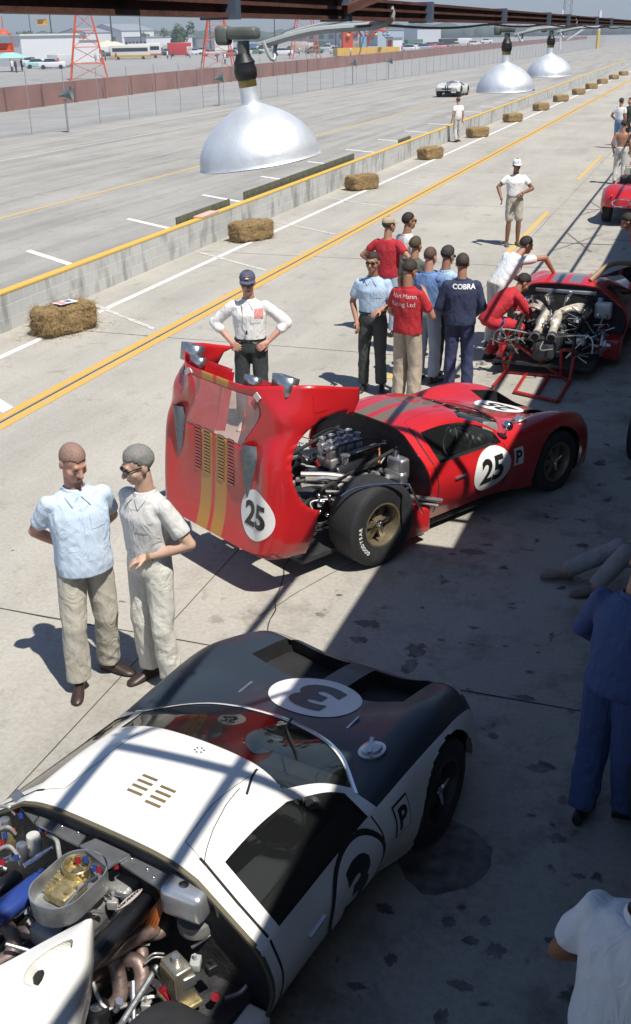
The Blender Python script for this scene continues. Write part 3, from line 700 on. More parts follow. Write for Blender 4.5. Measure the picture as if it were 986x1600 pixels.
def coupe(root, m_body, m_second, vent=True, nose=None, inside=True, seal=None):
    """front clip, cabin and sills; the tail is left open"""
    isg = lambda r, c: 6.12 < r < 7.93 and abs(c) < 2.86
    iss = lambda r, c: 6.55 < r < 9.93 and 3.1 < abs(c) < 3.93
    isv = lambda r, c: vent and 2.0 < r < 3.35 and .25 < abs(c) < 2.15
    def mf(r, c):
        if m_second and r < 6 and abs(c) < 4: return 1
        if nose and r < 1.62: return 3 if r > 1.3 else 2
        return 0
    cells = G0.cells
    body = G0.part([k for k in cells if not (isg(*G0.rc(*k)) or iss(*G0.rc(*k)) or isv(*G0.rc(*k)))], mf)
    snap_arch(body, 0, .31, .37, .6)
    body.build('body', [m_body, m_second or m_body]+(list(nose) if nose else []), root, sharp=40)
    if vent:
        for sg in (-1, 1):
            c2 = [k for k in cells if isv(*G0.rc(*k)) and G0.rc(*k)[1]*sg > 0]
            v = G0.recess(c2, (.05, 0, -.13)); v.build('radiator_outlet', m_dark, root)
    g = G0.part([k for k in cells if isg(*G0.rc(*k))], off=-.004); g.build('windscreen', m_glass, root)
    for sg in (-1, 1):
        g = G0.part([k for k in cells if iss(*G0.rc(*k)) and G0.rc(*k)[1]*sg > 0], off=-.004)
        g.build('side_window', m_glass, root)
        b = MB()
        for cx, cz, r in ((0, .31, .40),):
            for k in range(15):
                a0, a1 = PI*(k/15*1.3-.15), PI*((k+1)/15*1.3-.15)
                p = lambda a, y: V((cx+r*math.cos(a), y*sg, cz+r*math.sin(a)))
                if max(p(a0, 0).z, p(a1, 0).z) < .1: continue
                b.add([p(a0, .50), p(a0, .80), p(a1, .80), p(a1, .50)], [(0,1,2,3)])
            b.add([V((cx+r*math.cos(a), .50*sg, cz+r*math.sin(a))) for a in [2*PI*k/20 for k in range(20)]], [tuple(range(20))])
        b.build('wheel_well', m_dark, root)
    # floor pan and sills
    b = MB().box((-.95, 0, .10), (2.6, 1.34, .05)); b.build('floor_pan', m_dark, root)
    if inside:
        b = MB(); pf = [p for p in G0.P[-1]]; cq = V((0, 0, .5)); b.rings([[V((x, p.y*.965, (p.z-.5)*.955+.5)) for p in pf] for x in (-1.76, -1.73)]); b.build('bulkhead', m_tray, root)
        for sg in (-1, 1):
            b = MB()
            b.rbox((-1.50, .30*sg, .50), (.12, .44, .62), .05, Matrix.Rotation(R(-22), 3, 'Y'))
            b.rbox((-1.15, .30*sg, .26), (.60, .44, .14), .05, Matrix.Rotation(R(-8), 3, 'Y'))
            st = b.build('seat', m_seat, root); g2 = MB()
            for i in range(5):
                for j in range(6):
                    p = V((-1.50, .30*sg, .50))+Matrix.Rotation(R(-22), 3, 'Y') @ V((.064, -.16+.08*i, -.22+.085*j)); g2.ell(p, (.006,.011,.011), 6, 4)
            g2.build('eyelet', m_chrome, st); g2 = None
        b = MB(); b.rbox((-.62, 0, .60), (.14, 1.25, .16), .04); b.rbox((-.72, -.3, .63), (.1, .36, .12), .04); b.build('dashboard', m_dark, root)
        b = MB()
        for k in range(6): b.lathe([(.001,.012),(.03,.012),(.034,.0),(.034,-.02)], 16, Matrix.Translation((-.79, -.46+.075*k, .64)) @ Matrix.Rotation(R(-75), 4, 'Y'))
        b.build('gauge', m_sil, root)
        T = Matrix.Translation((-.93, -.33, .62)) @ Matrix.Rotation(R(-68), 4, 'Y')
        b = MB().tube([T @ V((.165*math.cos(a), .165*math.sin(a), 0)) for a in [2*PI*k/28 for k in range(29)]], .011, 8)
        for k in range(3):
            a = 2*PI*k/3+.5; b.bar(T @ V((0,0,-.02)), T @ V((.16*math.cos(a), .16*math.sin(a), 0)), .022, .006)
        b.build('steering_wheel', m_blk, root)
        b = MB().tube(smooth_path([(-1.62,-.62,.2), (-1.62,-.60,.62), (-1.62,-.40,.93), (-1.62,0,.96), (-1.62,.4,.93), (-1.62,.6,.62), (-1.62,.62,.2)], 5), .02, 8); b.build('roll_bar', m_dark, root)
        b = MB()
        for sg in (-1, 1): b.rbox((-1.1, .68*sg, .46), (1.2, .16, .42), .05)
        b.build('inner_sill', m_dark, root)
    edge_strip(root, G0, [(11, -6.6), (11, -3), (11, 0), (11, 3), (11, 6.6)], .022, seal or m_body, 'opening_edge', .003)
    edge_strip(root, G0, [(6.06, c/2) for c in range(-6, 7)], .016, m_chrome if m_second else m_body, 'windscreen_trim', .006)
    for sg in (-1, 1):
        edge_strip(root, G0, [(6.4, 4.05*sg), (6.5, 5.2*sg), (6.55, 6.5*sg)], .009, m_gap, 'door_gap', .0015)
        edge_strip(root, G0, [(10.3, 2.6*sg), (10.35, 3.5*sg), (10.3, 4.6*sg), (10.15, 6.5*sg)], .014, m_gap, 'door_gap', .0015)
        edge_strip(root, G0, [(10.3, 2.6*sg), (10.2, 1.7*sg), (9.2, 1.5*sg), (8.2, 1.6*sg)], .0022, m_gap, 'door_gap', .0012)
def tail_clip(m_body, parent, angle, hinge, m_scoop=None, cut=None, window=True):
    """rear clamshell, swung up and back on its hinge"""
    isg = lambda r, c: (window and .35 < r < 2.0 and abs(c) < 2.2) or (cut and cut(r, c))
    hold = empty('rear_clamshell', hinge); hold.parent = parent; hold.rotation_euler = (0, angle, 0)
    T = Matrix.Translation(-V(hinge))
    b = GC.part([k for k in GC.cells if not isg(*GC.rc(*k))]); snap_arch(b, -2.413, .345, .405, .6)
    n0 = len(b.v); b.xf(T); o = b.build('panel', m_body, hold, sharp=50)
    sm = o.modifiers.new('s', 'SOLIDIFY'); sm.thickness = .008; sm.offset = -1
    if window:
        g = GC.part([k for k in GC.cells if isg(*GC.rc(*k))], off=.001).xf(T); g.build('rear_window', glass('reflection tinted plastic', (.84, .66, .63), .76), hold)  # reddish tint puts the red reflection into the plastic's colour
    return hold, T
# ------------------------------------------------------------------ the red number 25 coupe
RED = (.50, .013, .016)
m_red = carpaint('red lacquer', RED, [(.035, .19, (.17, .115, .075))])
m_clipred = carpaint('red clip lacquer', RED, [(.025, .185, (.42, .19, .022))])
m_fresh = carpaint('plain red lacquer', RED)
m_head = mat('grey exhaust', (.30, .29, .28), .5, .5, var=.25, vs=12); m_rust = mat('burnt exhaust', (.20, .145, .125), .5, .5, var=.4, vs=14, bump=.15, bs=50)
m_gold = mat('dichromate gold', (.40, .33, .17), .48, .7, var=.35, vs=40, bump=.08, bs=90); m_org = mat('orange wire', (.42, .12, .03), .5)
m_redfit = mat('red anodised', (.40, .02, .03), .3, .6, var=0); m_bluefit = mat('blue anodised', (.03, .07, .30), .3, .6, var=0); m_hose = mat('braided hose', (.40, .39, .37), .5, .5, var=.2, vs=60)
m_blue = mat('blue enamel', (.02, .045, .20), .25, coat=.5); m_cov = mat('black crackle', (.012, .012, .014), .3, coat=.4)
red = empty('red_coupe', (1.84, 10.17, 0), R(39.5), 'red low racing coupe numbered 25 with its rear clamshell swung open', 'race car')
red.scale = (.975,)*3
bpy.context.view_layer.update()
def carloc(root):
    inv = (Matrix.Translation(root.location) @ root.rotation_euler.to_matrix().to_4x4() @ Matrix.Diagonal((*root.scale, 1))).inverted()
    return lambda x, y, z: inv @ at(x, y, z)
coupe(red, m_red, None, vent=True, nose=(mat('faded orange nose', (.30, .10, .05), .35, coat=.5), mat('pale nose band', (.50, .42, .38), .35, coat=.5)))
def four(root, mag=None, letters=None, rear=True):
    for sg in (-1, 1):
        wheel(root, 0, .745*sg, .315, .21, sg, mag); rear and wheel(root, -2.413, .725*sg, .385, .33, sg, mag, letters=letters if sg < 0 else None)
four(red, None, 'GOODYEAR')
def roundel(root, name, o, ax, ay, rx, ry, txt, tsx, tsy, bv=None, bold=.03, m=None, mt=None, T=None):
    d = decal(root, name, disc2d(rx, ry), o, ax, ay, m or m_roundel, .004, bv)
    v, f = text_mesh(txt, 1., bold); w_ = max(p.x for p in v)-min(p.x for p in v); h_ = max(p.y for p in v)-min(p.y for p in v)
    t = decal(d, 'number', xform2d((v, f), tsx/w_, tsy/h_), o, ax, ay, mt or m_black, .007, bv)
    if T is not None:
        for q_ in (d, t): q_.data.transform(T)
    return d
roundel(red, 'door_roundel', (-.98, -2, .50), (1,0,.02), (0,0,1), .25, .215, '25', .30, .25)
d = decal(red, 'class_plate', rect2d(.13, .17), (-.62, -2, .54), (1,0,0), (0,0,1), m_roundel); v, f = text_mesh('P', .17, .005)
decal(d, 'letter', (v, f), (-.62, -2, .54), (1,0,0), (0,0,1), m_black, .007)
roundel(red, 'hood_roundel', (.13, .06, 2), (0, 1, 0), (-1, 0, 0), .25, .27, '25', .32, .28)
def mirror(root, sg, big=.055):
    p = V((-.74, .76*sg, .76)); b = MB().tube([p, p+V((.0,.02*sg,.07))], .009, 8); b.ell(p+V((.0,.03*sg,.10)), (.05,big,big*.9)); b.build('mirror', m_chrome, root)
mirror(red, -1)
def filler(root, x, y, r=.055):
    h, n, _, _ = BV0.ray_cast(V((x, y, 2)), V((0,0,-1)))
    M = Matrix.Translation(h) @ n.to_track_quat('Z', 'Y').to_matrix().to_4x4()
    b = MB().lathe([(r*1.5,.0),(r*1.5,.012),(r*1.15,.015),(r*1.1,.03),(r*.5,.042),(.001,.044)], 24, M); b.bar(M @ V((-r*1.3,0,.04)), M @ V((r*1.3,0,.04)), .02, .014)
    return b.build('fuel_filler', m_sil, root)
filler(red, -.36, -.60)
def doorbits(root, sg):
    b = MB()
    for x, z, ln in ((-1.42, .55, .14),):
        h = BV0.ray_cast(V((x, 2*sg, z)), V((0, -sg, 0)))[0]; b.bar(h+V((-ln/2, sg*.008, 0)), h+V((ln/2, sg*.008, .01)), .018, .016)
    b.build('door_handle', m_sil, root)
doorbits(red, -1)
def headlight(root, m_lens, r0=1.05, r1=1.95, c0=2.1, c1=3.7):
    for sg in (-1, 1):
        pts = []
        cells = [k for k in G0.cells if r0 < G0.rc(*k)[0] < r1 and c0 < G0.rc(*k)[1]*sg < c1]
        G0.part(cells, off=.003 if sg else 0).build('headlight', m_lens, root)
headlight(red, mat('headlamp cover', (.42, .30, .24), .12, coat=1., var=.15))
# nose band
# engine bay
def bay(root, P, frame_m, top=True, tl=-3.12):
    b = MB().box(((tl-1.78)/2, 0, .17), (-1.78-tl, 1.25, .04))
    b.build('bay_tray', m_tray, root)
    for sg in (-1, 1):
        b = MB()
        b.rbox((-1.98, .68*sg, .24), (.40, .30, .26), .03); b.build('rear_sill', frame_m, root)
        b = MB()
        for a, c in (*([((-1.8,.40*sg,.80), (-2.75,.36*sg,.62))] if top else []), ((-1.8,.5*sg,.35), (-2.9,.38*sg,.30)), ((-2.75,.36*sg,.62), (-2.9,.38*sg,.30)), ((-2.75,.36*sg,.62), (-3.12,.40*sg,.42)), ((-2.9,.38*sg,.30), (-3.12,.40*sg,.42))): b.tube([a, c], .018, 8)
        b.build('space_frame', m_dark, root)
        b = MB()
        for a, c, r in (((-2.413,.60*sg,.42), (-2.1,.36*sg,.58), .011), ((-2.413,.60*sg,.42), (-2.65,.34*sg,.56), .011), ((-2.413,.60*sg,.26), (-2.0,.40*sg,.28), .013), ((-2.413,.60*sg,.26), (-2.7,.36*sg,.28), .013), ((-2.413,.60*sg,.34), (-2.413,.16*sg,.36), .022)): b.tube([a, c], r, 8)
        b.build('suspension_arm', m_sil if sg < 0 else m_head, root)
        b = MB().tube([(-2.50,.50*sg,.26), (-2.55,.40*sg,.66)], .022, 10)
        b.tube([(-2.51+.045*math.cos(t*.9)*0, .5*sg, .3), (-2.51,.49*sg,.31)], .03, 8)
        pts = [V((-2.505,.49*sg,.30)).lerp(V((-2.545,.41*sg,.60)), t/72)+Matrix.Rotation(R(14)*sg, 3, 'X') @ V((.04*math.cos(t*.52), .04*math.sin(t*.52), 0)) for t in range(73)]
        b.tube(pts, .008, 6); b.build('damper', m_dark, root)
    b = MB().rbox((-2.18, 0, .42), (.62, .36, .36), .04); b.rbox((-2.72, 0, .36), (.52, .28, .28), .07); b.build('engine_block', mat('cast iron', (.05, .055, .06), .55, .4, var=.4, vs=10, bump=.3), root)
def tubes(root, name, m, lst, n=8):
    for pts, r in lst: MB().tube(smooth_path(pts, 5) if len(pts) > 2 else pts, r, n).build(name, m, root)
def clutter(root, seed, n, xr, yr, zr):
    rd = random.Random(seed); mm = [m_blk, m_hose, m_sil, m_head, m_chrome, m_cable, m_blk]
    for i in range(n):
        a = V((rd.uniform(*xr), rd.uniform(*yr), rd.uniform(*zr))); k = i % 4
        if k == 0:
            pts = [a]
            for _ in range(3): pts.append(pts[-1]+V((rd.uniform(-.16,.10), rd.uniform(-.14,.14), rd.uniform(-.08,.07))))
            MB().tube(smooth_path(pts, 4), rd.choice((.005,.007,.009)), 6).build('hose', rd.choice(mm), root)
        elif k == 1:
            b = MB(); b.rbox(a, (rd.uniform(.03,.08), rd.uniform(.03,.08), rd.uniform(.02,.06)), .006, Matrix.Rotation(rd.uniform(0,3), 3, 'Z')); b.tube([a, a+V((0,0,.05))], .008, 6); b.build('bracket', rd.choice(mm), root)
        elif k == 2:
            d = V((rd.uniform(-.1,.1), rd.uniform(-.16,.16), rd.uniform(-.06,.06))); MB().tube([a, a+d], rd.choice((.006,.009,.012)), 8).build('rod', rd.choice((m_sil, m_chrome, m_head)), root)
        else:
            q = V((rd.uniform(-1,1), rd.uniform(-1,1), rd.uniform(.3,1))).normalized()*.05; b = MB().tube([a, a+q], .014, 8); b.tube([a+q*.9, a+q*1.25], .019, 6); b.build('union', rd.choice((m_sil, m_redfit, m_bluefit, m_gold, m_chrome)), root)
P = carloc(red)
bay(red, P, m_fresh)
b = MB()
for sg in (-1, 1): b.rbox((-2.16, .23*sg, .66), (.52, .14, .12), .03, Matrix.Rotation(R(35)*sg, 3, 'X'))
b.build('valve_cover', m_cov, red)
b = MB().rbox((-2.14, 0, .69), (.40, .22, .10), .02); b.build('intake_manifold', m_head, red)
for k in range(4):
    b = MB()
    for sg in (-1, 1): b.rbox((-1.98-.105*k, .06*sg, .79), (.08, .07, .13), .012); b.lathe([(.022,0),(.02,.03),(.03,.05),(.034,.055),(.026,.05)], 14, Matrix.Translation((-1.98-.105*k, .06*sg, .85)))
    b.tube([(-1.98-.105*k, -.1, .80), (-1.98-.105*k, .1, .80)], .012, 6)
    b.build('carburettor', m_sil, red)
MB().box((-2.0, -.20, .80), (.36, .16, .006), Matrix.Rotation(R(-18), 3, 'X')).build('heat_shield', m_head, red)
tubes(red, 'exhaust_header', m_head, [([(-1.94,-.30,.60), (-1.95,-.44,.60), (-2.10,-.50,.58), (-2.45,-.36,.66), (-2.7,-.18,.68)], .026), ([(-2.05,-.30,.60), (-2.06,-.42,.62), (-2.22,-.46,.62), (-2.5,-.30,.70), (-2.72,-.14,.72)], .026),
   ([(-2.16,-.30,.60), (-2.18,-.40,.64), (-2.35,-.40,.64), (-2.58,-.26,.68), (-2.74,-.1,.66)], .026), ([(-2.28,-.30,.60), (-2.34,-.36,.66), (-2.5,-.34,.60), (-2.62,-.22,.62), (-2.74,-.16,.62)], .026),
   ([(-1.94,.30,.60), (-1.95,.44,.60), (-2.10,.50,.58), (-2.45,.36,.66), (-2.7,.18,.68)], .026), ([(-2.16,.30,.60), (-2.18,.40,.64), (-2.35,.40,.64), (-2.58,.26,.68), (-2.74,.1,.66)], .026)])
b = MB().rbox((-1.90, -.52, .68), (.12, .2, .20), .03); b.rbox((-1.93, -.52, .60), (.1, .24, .12), .03); tk = b.build('oil_tank', m_sil, red)
MB().tube([(-1.90,-.5,.78), (-1.90,-.5,.85)], .035, 14).build('cap', m_chrome, tk)
tubes(red, 'chrome_stay', m_chrome, [([P(533,776,.70), P(556,763,.74), P(600,757,.75), P(634,757,.72), P(642,762,.70), P(661,802,.5)], .010), ([P(511,772,.66), P(526,815,.45)], .008)])
tubes(red, 'frame_tube', m_sil, [([P(632,775,.50), P(690,782,.40)], .022), ([P(622,780,.46), P(684,790,.36)], .016)])
tubes(red, 'ignition_wire', m_org, [([(-1.96,-.16,.74), (-1.9,-.26,.78), (-1.94,-.32,.66)], .006), ([(-1.93,-.12,.75), (-1.88,-.24,.80), (-1.97,-.33,.66)], .006)])
b = MB().tube([(-2.27,-.22,.72), (-2.27,-.22,.80)], .03, 14); b.lathe([(.001,.81),(.045,.81),(.045,.80),(.03,.79)], 18, Matrix.Translation((-2.27,-.22,0))); b.build('oil_filler', m_sil, red)
tubes(red, 'fuel_hose', m_blk, [([(-1.85,-.3,.85), (-2.0,-.25,.9), (-2.2,-.14,.87), (-2.4,-.05,.8)], .012), ([(-1.84,.2,.8), (-2.0,.28,.86), (-2.3,.2,.86)], .012), ([(-1.84,-.62,.5), (-2.05,-.58,.46), (-2.3,-.52,.5), (-2.6,-.45,.46)], .014)])
b = MB()
for p in ((505,785,.5), (515,776,.55), (500,800,.4), (512,805,.4), (498,775,.6)): b.ell(P(*p), (.022,.022,.022), 10, 6)
b.build('ball_joint', m_chrome, red)
clutter(red, 3, 44, (-2.75, -1.85), (-.55, .5), (.40, .80)); clutter(red, 5, 20, (-3.0, -2.5), (-.6, .3), (.3, .62))
# rear clamshell
hc, T = tail_clip(m_clipred, red, R(-75), (-3.20, 0, .36))
roundel(hc, 'tail_roundel', (-2.93, -.60, 2), (0, -1, 0), (1, 0, 0), .20, .21, '25', .27, .21, BVC, T=T)
def teardrop(y, x0, x1, w):
    n = 16; top = []; 
    b = MB(); rs = []
    for i in range(n+1):
        t = i/n; x = x0+(x1-x0)*t; wd = w*(math.sin(PI*min(t*1.0, 1))**.6*(1-.55*t)+.03) if t > 0 else w*.55
        wd = w*(min(1,.62+t*1.9)*(1-max(0,t-.2)/.8)**.8) + .004
        h_ = BVC.ray_cast(V((x, y, 2)), V((0,0,-1)))[0]
        hh = .085*(1-t)**.6+.006
        rs.append([h_+V((0, wd*math.cos(a), hh*math.sin(a)-.02)) for a in [PI*k/12 for k in range(13)]])
    b.rings(rs, closed=False); b.v = [T @ p for p in b.v]
    return b.build('air_scoop', mat('gunmetal scoop', (.12, .145, .165), .45, .3, var=.2, vs=30), hc)
def mesh_scoop(y, x0, x1, w): return teardrop(y, x0, x1, w)
mesh_scoop(.53, -2.30, -2.78, .085); mesh_scoop(-.47, -2.38, -2.86, .09)
for i in range(13):
    for j, y in enumerate((-.23, -.06, .10, .25)):
        pass
for y in (-.235, -.10, .10, .235):
    b, g2 = MB(), MB()
    for i in range(14):
        x = -2.42-.028*i; h_ = BVC.ray_cast(V((x, y, 2)), V((0,0,-1)))[0]
        b.add([T @ (h_+V(q_)) for q_ in ((0,-.045,.003),(0,.045,.003),(.016,.045,.010),(.016,-.045,.010),(.017,.045,.001),(.017,-.045,.001))], [(0,1,2,3),(3,2,4,5)])
        h_ = BVC.ray_cast(V((x+.017, y, 2)), V((0,0,-1)))[0]
        g2.add([T @ (h_+V(q_)) for q_ in ((0,-.043,.0035),(0,.043,.0035),(.006,.043,.0035),(.006,-.043,.0035))], [(0,1,2,3)])
    lv = b.build('louvre_panel', m_clipred, hc); g2.build('louvre_slots', m_gap, lv)
# inside of the clamshell: bare ducts at its front edge
m_duct = mat('bare duct metal', (.50, .52, .54), .3, .9, var=.15, vs=10)
for sg in (-1, 1):
    b = MB()
    for (x, y, z, dx, dy, dz) in ((-1.86, .64*sg, .78, .15, .22, .10), (-1.90, .38*sg, .89, .10, .15, .07)):
        o_ = [V((x+dx/2, y+a*dy/2, z+c*dz/2)) for a, c in ((-1,-1),(1,-1),(1,1),(-1,1))]; i_ = [V((x-dx/2, y+a*dy/2*.9, z+c*dz/2*.9)) for a, c in ((-1,-1),(1,-1),(1,1),(-1,1))]
        b.rings([o_, i_], cap=False)
    b.v = [T @ p for p in b.v]; ob = b.build('intake_duct', m_duct, hc); sm = ob.modifiers.new('s', 'SOLIDIFY'); sm.thickness = .004
    b = MB().box((-2.06, .45*sg, .82), (.32, .006, .14)); b.box((-2.06, .60*sg, .76), (.30, .3, .006)); b.v = [T @ p for p in b.v]; b.build('inner_panel', m_fresh, hc)
    w0 = .10 if sg > 0 else .24; b = MB().box((-2.16, (w0+.54)/2*sg, .78), (.56, .54-w0, .006), Matrix.Rotation(R(9), 3, 'Y')); b.box((-2.16, w0*sg, .76), (.50, .006, .10)); b.v = [T @ p for p in b.v]; b.build('inner_duct', m_fresh, hc)
    g = GC.part([k for k in GC.cells if .28 < GC.rc(*k)[0] < .75 and 4.3 < GC.rc(*k)[1]*sg < 5.2], off=.004).xf(T); g.build('side_vent', m_fresh, hc)
    b = MB(); h_ = [GC.pt(.25, 2.55*sg), GC.pt(.45, 2.55*sg)]; b.bar(T @ (h_[0]+V((0,0,.008))), T @ (h_[1]+V((0,0,.008))), .05, .012); b.build('latch', m_sil, hc)
# ------------------------------------------------------------------ the white number 3 coupe with the dark blue bonnet
m_white = carpaint('white lacquer', (.80, .785, .74)); m_navy = carpaint('navy bonnet', (.022, .032, .045)); nb_ = m_navy.node_tree.nodes['Principled BSDF']; nb_.inputs['Coat Weight'].default_value = .12; [m_navy.node_tree.links.remove(l) for l in list(nb_.inputs['Roughness'].links)]; nb_.inputs['Roughness'].default_value = .45
wc = empty('white_coupe', (-.05, 5.12, 0), R(58.5), 'white low racing coupe with dark blue bonnet numbered 3 and open engine bay', 'race car'); wc.scale = (.965, 1.02, .965)
coupe(wc, m_white, m_navy, seal=mat('rubber seal', (.11, .095, .06), .7)); four(wc, mat('dark rim', (.05,.05,.05), .5, .4))
W = carloc(wc)
headlight(wc, mat('lamp cover pale', (.45, .43, .38), .15, coat=1., var=.1), 1.3, 2.12, 2.0, 3.5)
filler(wc, -.40, -.60, .05); doorbits(wc, -1)
roundel(wc, 'hood_roundel', (.02, -.02, 2), (0, 1, 0), (-1, 0, 0), .27, .27, '3', .25, .36, bold=.05, mt=m_navy)
d = decal(wc, 'door_roundel', disc2d(.275, .26), (-1.02, -2, .47), (1,0,0), (0,0,1), m_black); e = decal(d, 'white_field', disc2d(.245, .23), (-1.02, -2, .47), (1,0,0), (0,0,1), m_roundel, .006)
v, f = text_mesh('3', 1., .05); w_ = max(p.x for p in v)-min(p.x for p in v); h_ = max(p.y for p in v)-min(p.y for p in v)
decal(d, 'number', xform2d((v, f), .23/w_, .33/h_), (-1.02, -2, .47), (1,0,0), (0,0,1), m_black, .008)
d = decal(wc, 'class_plate', rect2d(.15, .19), (-.56, -2, .56), (1,0,0), (0,0,1), m_black); decal(d, 'white_field', rect2d(.13, .17), (-.56, -2, .56), (1,0,0), (0,0,1), m_roundel, .006); v, f = text_mesh('P', .17, .006)
decal(d, 'letter', (v, f), (-.56, -2, .56), (1,0,0), (0,0,1), m_black, .008)
# roof vents, roof latch marks, bonnet pins
for i in range(4):
    for k, y in enumerate((.03, -.09)):
        decal(wc, 'roof_vent', rect2d(.016, .085), (-1.42-.038*i-.022*k, y+.0, 2), (1,0,0), (0,1,0), mat('vent slot', (.16, .12, .05), .6), .003)
b = MB()
for i in range(6):
    a = 2*PI*i/6; h = BV0.ray_cast(V((-1.10+.022*math.cos(a), -.02+.022*math.sin(a), 2)), V((0,0,-1)))[0]; b.ell(h, (.006,.006,.004), 6, 4)
b.build('roof_fixing', m_dark, wc)
edge_strip(wc, G0, [(8.6, -1.75), (9.1, -1.9), (9.6, -2.2), (10.3, -2.9)], .004, m_gap, 'door_gap', .0008)
edge_strip(wc, G0, [(7.95, -1.55), (8.2, -1.7), (8.62, -2.15)], .012, m_gap, 'roof_seam', .001)
for (x, y) in ((-.16, .34), (-.16, -.36)):
    h = BV0.ray_cast(V((x, y, 2)), V((0,0,-1)))[0]; MB().bar(h+V((-.07,0,.008)), h+V((.07,0,.002)), .012, .008).build('bonnet_pin', m_sil, wc)
tubes(wc, 'wiper', m_dark, [([G0.pt(6.02,-.3)+V((0,0,.015)), G0.pt(6.5,-.6)+V((0,0,.012)), G0.pt(7.0,-1.6)+V((0,0,.012))], .006)])
# engine bay of the white car
bay(wc, W, m_white, top=False)
def sheet(root, name, m, quad, z, th=.012, zs=None):
    q_ = [W(x, y, z if zs is None else zs[i]) for i, (x, y) in enumerate(quad)]
    MB().rings([q_, [p-V((0,0,th)) for p in q_]]).build(name, m, root)
m_sheet = mat('dull sheet alloy', (.34, .35, .36), .42, .8, var=.2, vs=9, bump=.1)
sheet(wc, 'alloy_panel', m_sheet, [(17,1244),(27,1232),(66,1268),(52,1284)], .86); sheet(wc, 'alloy_panel', m_sheet, [(67,1268),(141,1296),(122,1321),(55,1286)], .865)
sheet(wc, 'alloy_panel', m_sheet, [(124,1321),(151,1309),(203,1335),(168,1356)], .88); sheet(wc, 'alloy_panel', m_sheet, [(188,1349),(207,1335),(303,1378),(266,1398)], .865)
b = MB(); 
for x, y in ((97,1290),(122,1300),(183,1342),(230,1357),(240,1370),(206,1341)): b.ell(W(x, y, .872), (.007,.007,.005), 8, 5)
b.build('rivet', m_chrome, wc)
# oval air box
c0 = W(107, 1372, .88)
def oval(k, z, a=.185, r=.115): 
    out = []
    for i in range(40):
        t = 2*PI*i/40; x = r*math.cos(t)+(a-r)*(1 if math.cos(t) > 0 else -1); out.append(c0+V((x*k, r*math.sin(t)*k, z)))
    return out
b = MB().rings([oval(1., -.11), oval(1.03, -.01), oval(1.03, 0), oval(.985, 0), oval(.97, -.10)], cap=False); b.rings([oval(.97, -.095), oval(.02, -.095)], cap=False); ab = b.build('air_box', mat('worn alloy', (.52, .53, .53), .42, .8, var=.25, vs=14, bump=.2), wc)
b = MB(); cc = c0+V((.045, .02, -.08))
b.rbox(cc+V((-.06, -.01, .02)), (.15, .12, .05), .012); b.rbox(cc+V((.01, .01, .03)), (.13, .13, .04), .012)
for x, y in ((-.10,.03),(-.10,-.05),(-.05,-.06),(.0,-.07),(.05,.05),(-.02,.06)): b.tube([cc+V((x,y,.03)), cc+V((x,y,.06))], .008, 8)
for k in range(10): a_ = 2*PI*k/10; b.tube([cc+V((.03+.075*math.cos(a_), .075*math.sin(a_), .02)), cc+V((.03+.075*math.cos(a_), .075*math.sin(a_), .05))], .005, 6)
for k in range(5): b.box(cc+V((-.11+.02*k, .045, .045)), (.008, .03, .02))
cb = b.build('carburettor', m_gold, wc)
T2 = Matrix.Translation(cc+V((.03,.0,.03)))
MB().lathe([(.06,0),(.066,.06),(.062,.064),(.054,.06),(.048,.02),(.035,.01),(.02,.03),(.001,.034)], 28, T2).build('air_horn', mat('cast air horn', (.45, .38, .22), .25, .85, var=.2), cb)
tubes(wc, 'throttle_rod', m_chrome, [([W(103,1415,.86), W(128,1386,.89), W(152,1368,.88)], .005)])
def fitting(pts, cols):
    for (x, y, z), c_ in zip(pts, cols): 
        p = W(x, y, z); MB().tube([p, p+V((.012, .012, .022))], .012, 8).build('pipe_fitting', c_, wc)
fitting([(122,1350,.88),(134,1348,.88),(148,1362,.88),(155,1364,.87),(182,1358,.84),(26,1272,.82),(33,1279,.82),(22,1303,.80),(8,1310,.8),(4,1322,.8),(66,1300,.82),(75,1304,.82),(4,1352,.78),(26,1345,.78)],
        [m_redfit, m_bluefit, m_bluefit, m_redfit, m_redfit, m_redfit, m_bluefit, m_redfit, m_bluefit, m_redfit, m_bluefit, m_redfit, m_redfit, m_bluefit])
tubes(wc, 'braided_line', m_hose, [([W(-10,1262,.82), W(12,1260,.86), W(24,1272,.82)], .009), ([W(-8,1300,.8), W(12,1292,.85), W(24,1303,.8)], .009), ([W(75,1304,.82), W(88,1312,.83), W(92,1330,.80), W(94,1346,.76)], .011), ([W(-6,1330,.8), W(14,1322,.83), W(30,1340,.78)], .009)])
for x, y, r, h, m_ in ((52,1308,.034,.09,mat('white plastic', (.6,.6,.57), .4)), (12,1300,.03,.08,m_gold), (34,1322,.026,.10,m_sil), (8,1283,.026,.07,m_sil)):
    p = W(x, y, .80); MB().tube([p-V((0,0,h)), p, p+V((0,0,.012)), p+V((0,0,.014))], [r, r, r*.9, r*.4], 18).build('fluid_canister', m_, wc)
tubes(wc, 'chrome_tube', m_chrome, [([W(38,1353,.78), W(82,1324,.80)], .011)])
def cover(x0, y0, x1, y1, z, wd, ht, m_, roll):
    a, c_ = W(x0, y0, z), W(x1, y1, z); d_ = (c_-a); an = math.atan2(d_.y, d_.x)
    return MB().rbox((a+c_)/2-V((0,0,ht/2)), (d_.length, wd, ht), min(wd, ht)*.35, Matrix.Rotation(an, 3, 'Z') @ Matrix.Rotation(roll, 3, 'X')).build('valve_cover', m_, wc)
cover(-20, 1428, 68, 1362, .76, .10, .09, m_blue, R(20)); vc = cover(122, 1504, 232, 1392, .76, .10, .08, m_cov, R(-24))
cover(-10, 1385, 30, 1358, .76, .07, .08, m_blk, 0)
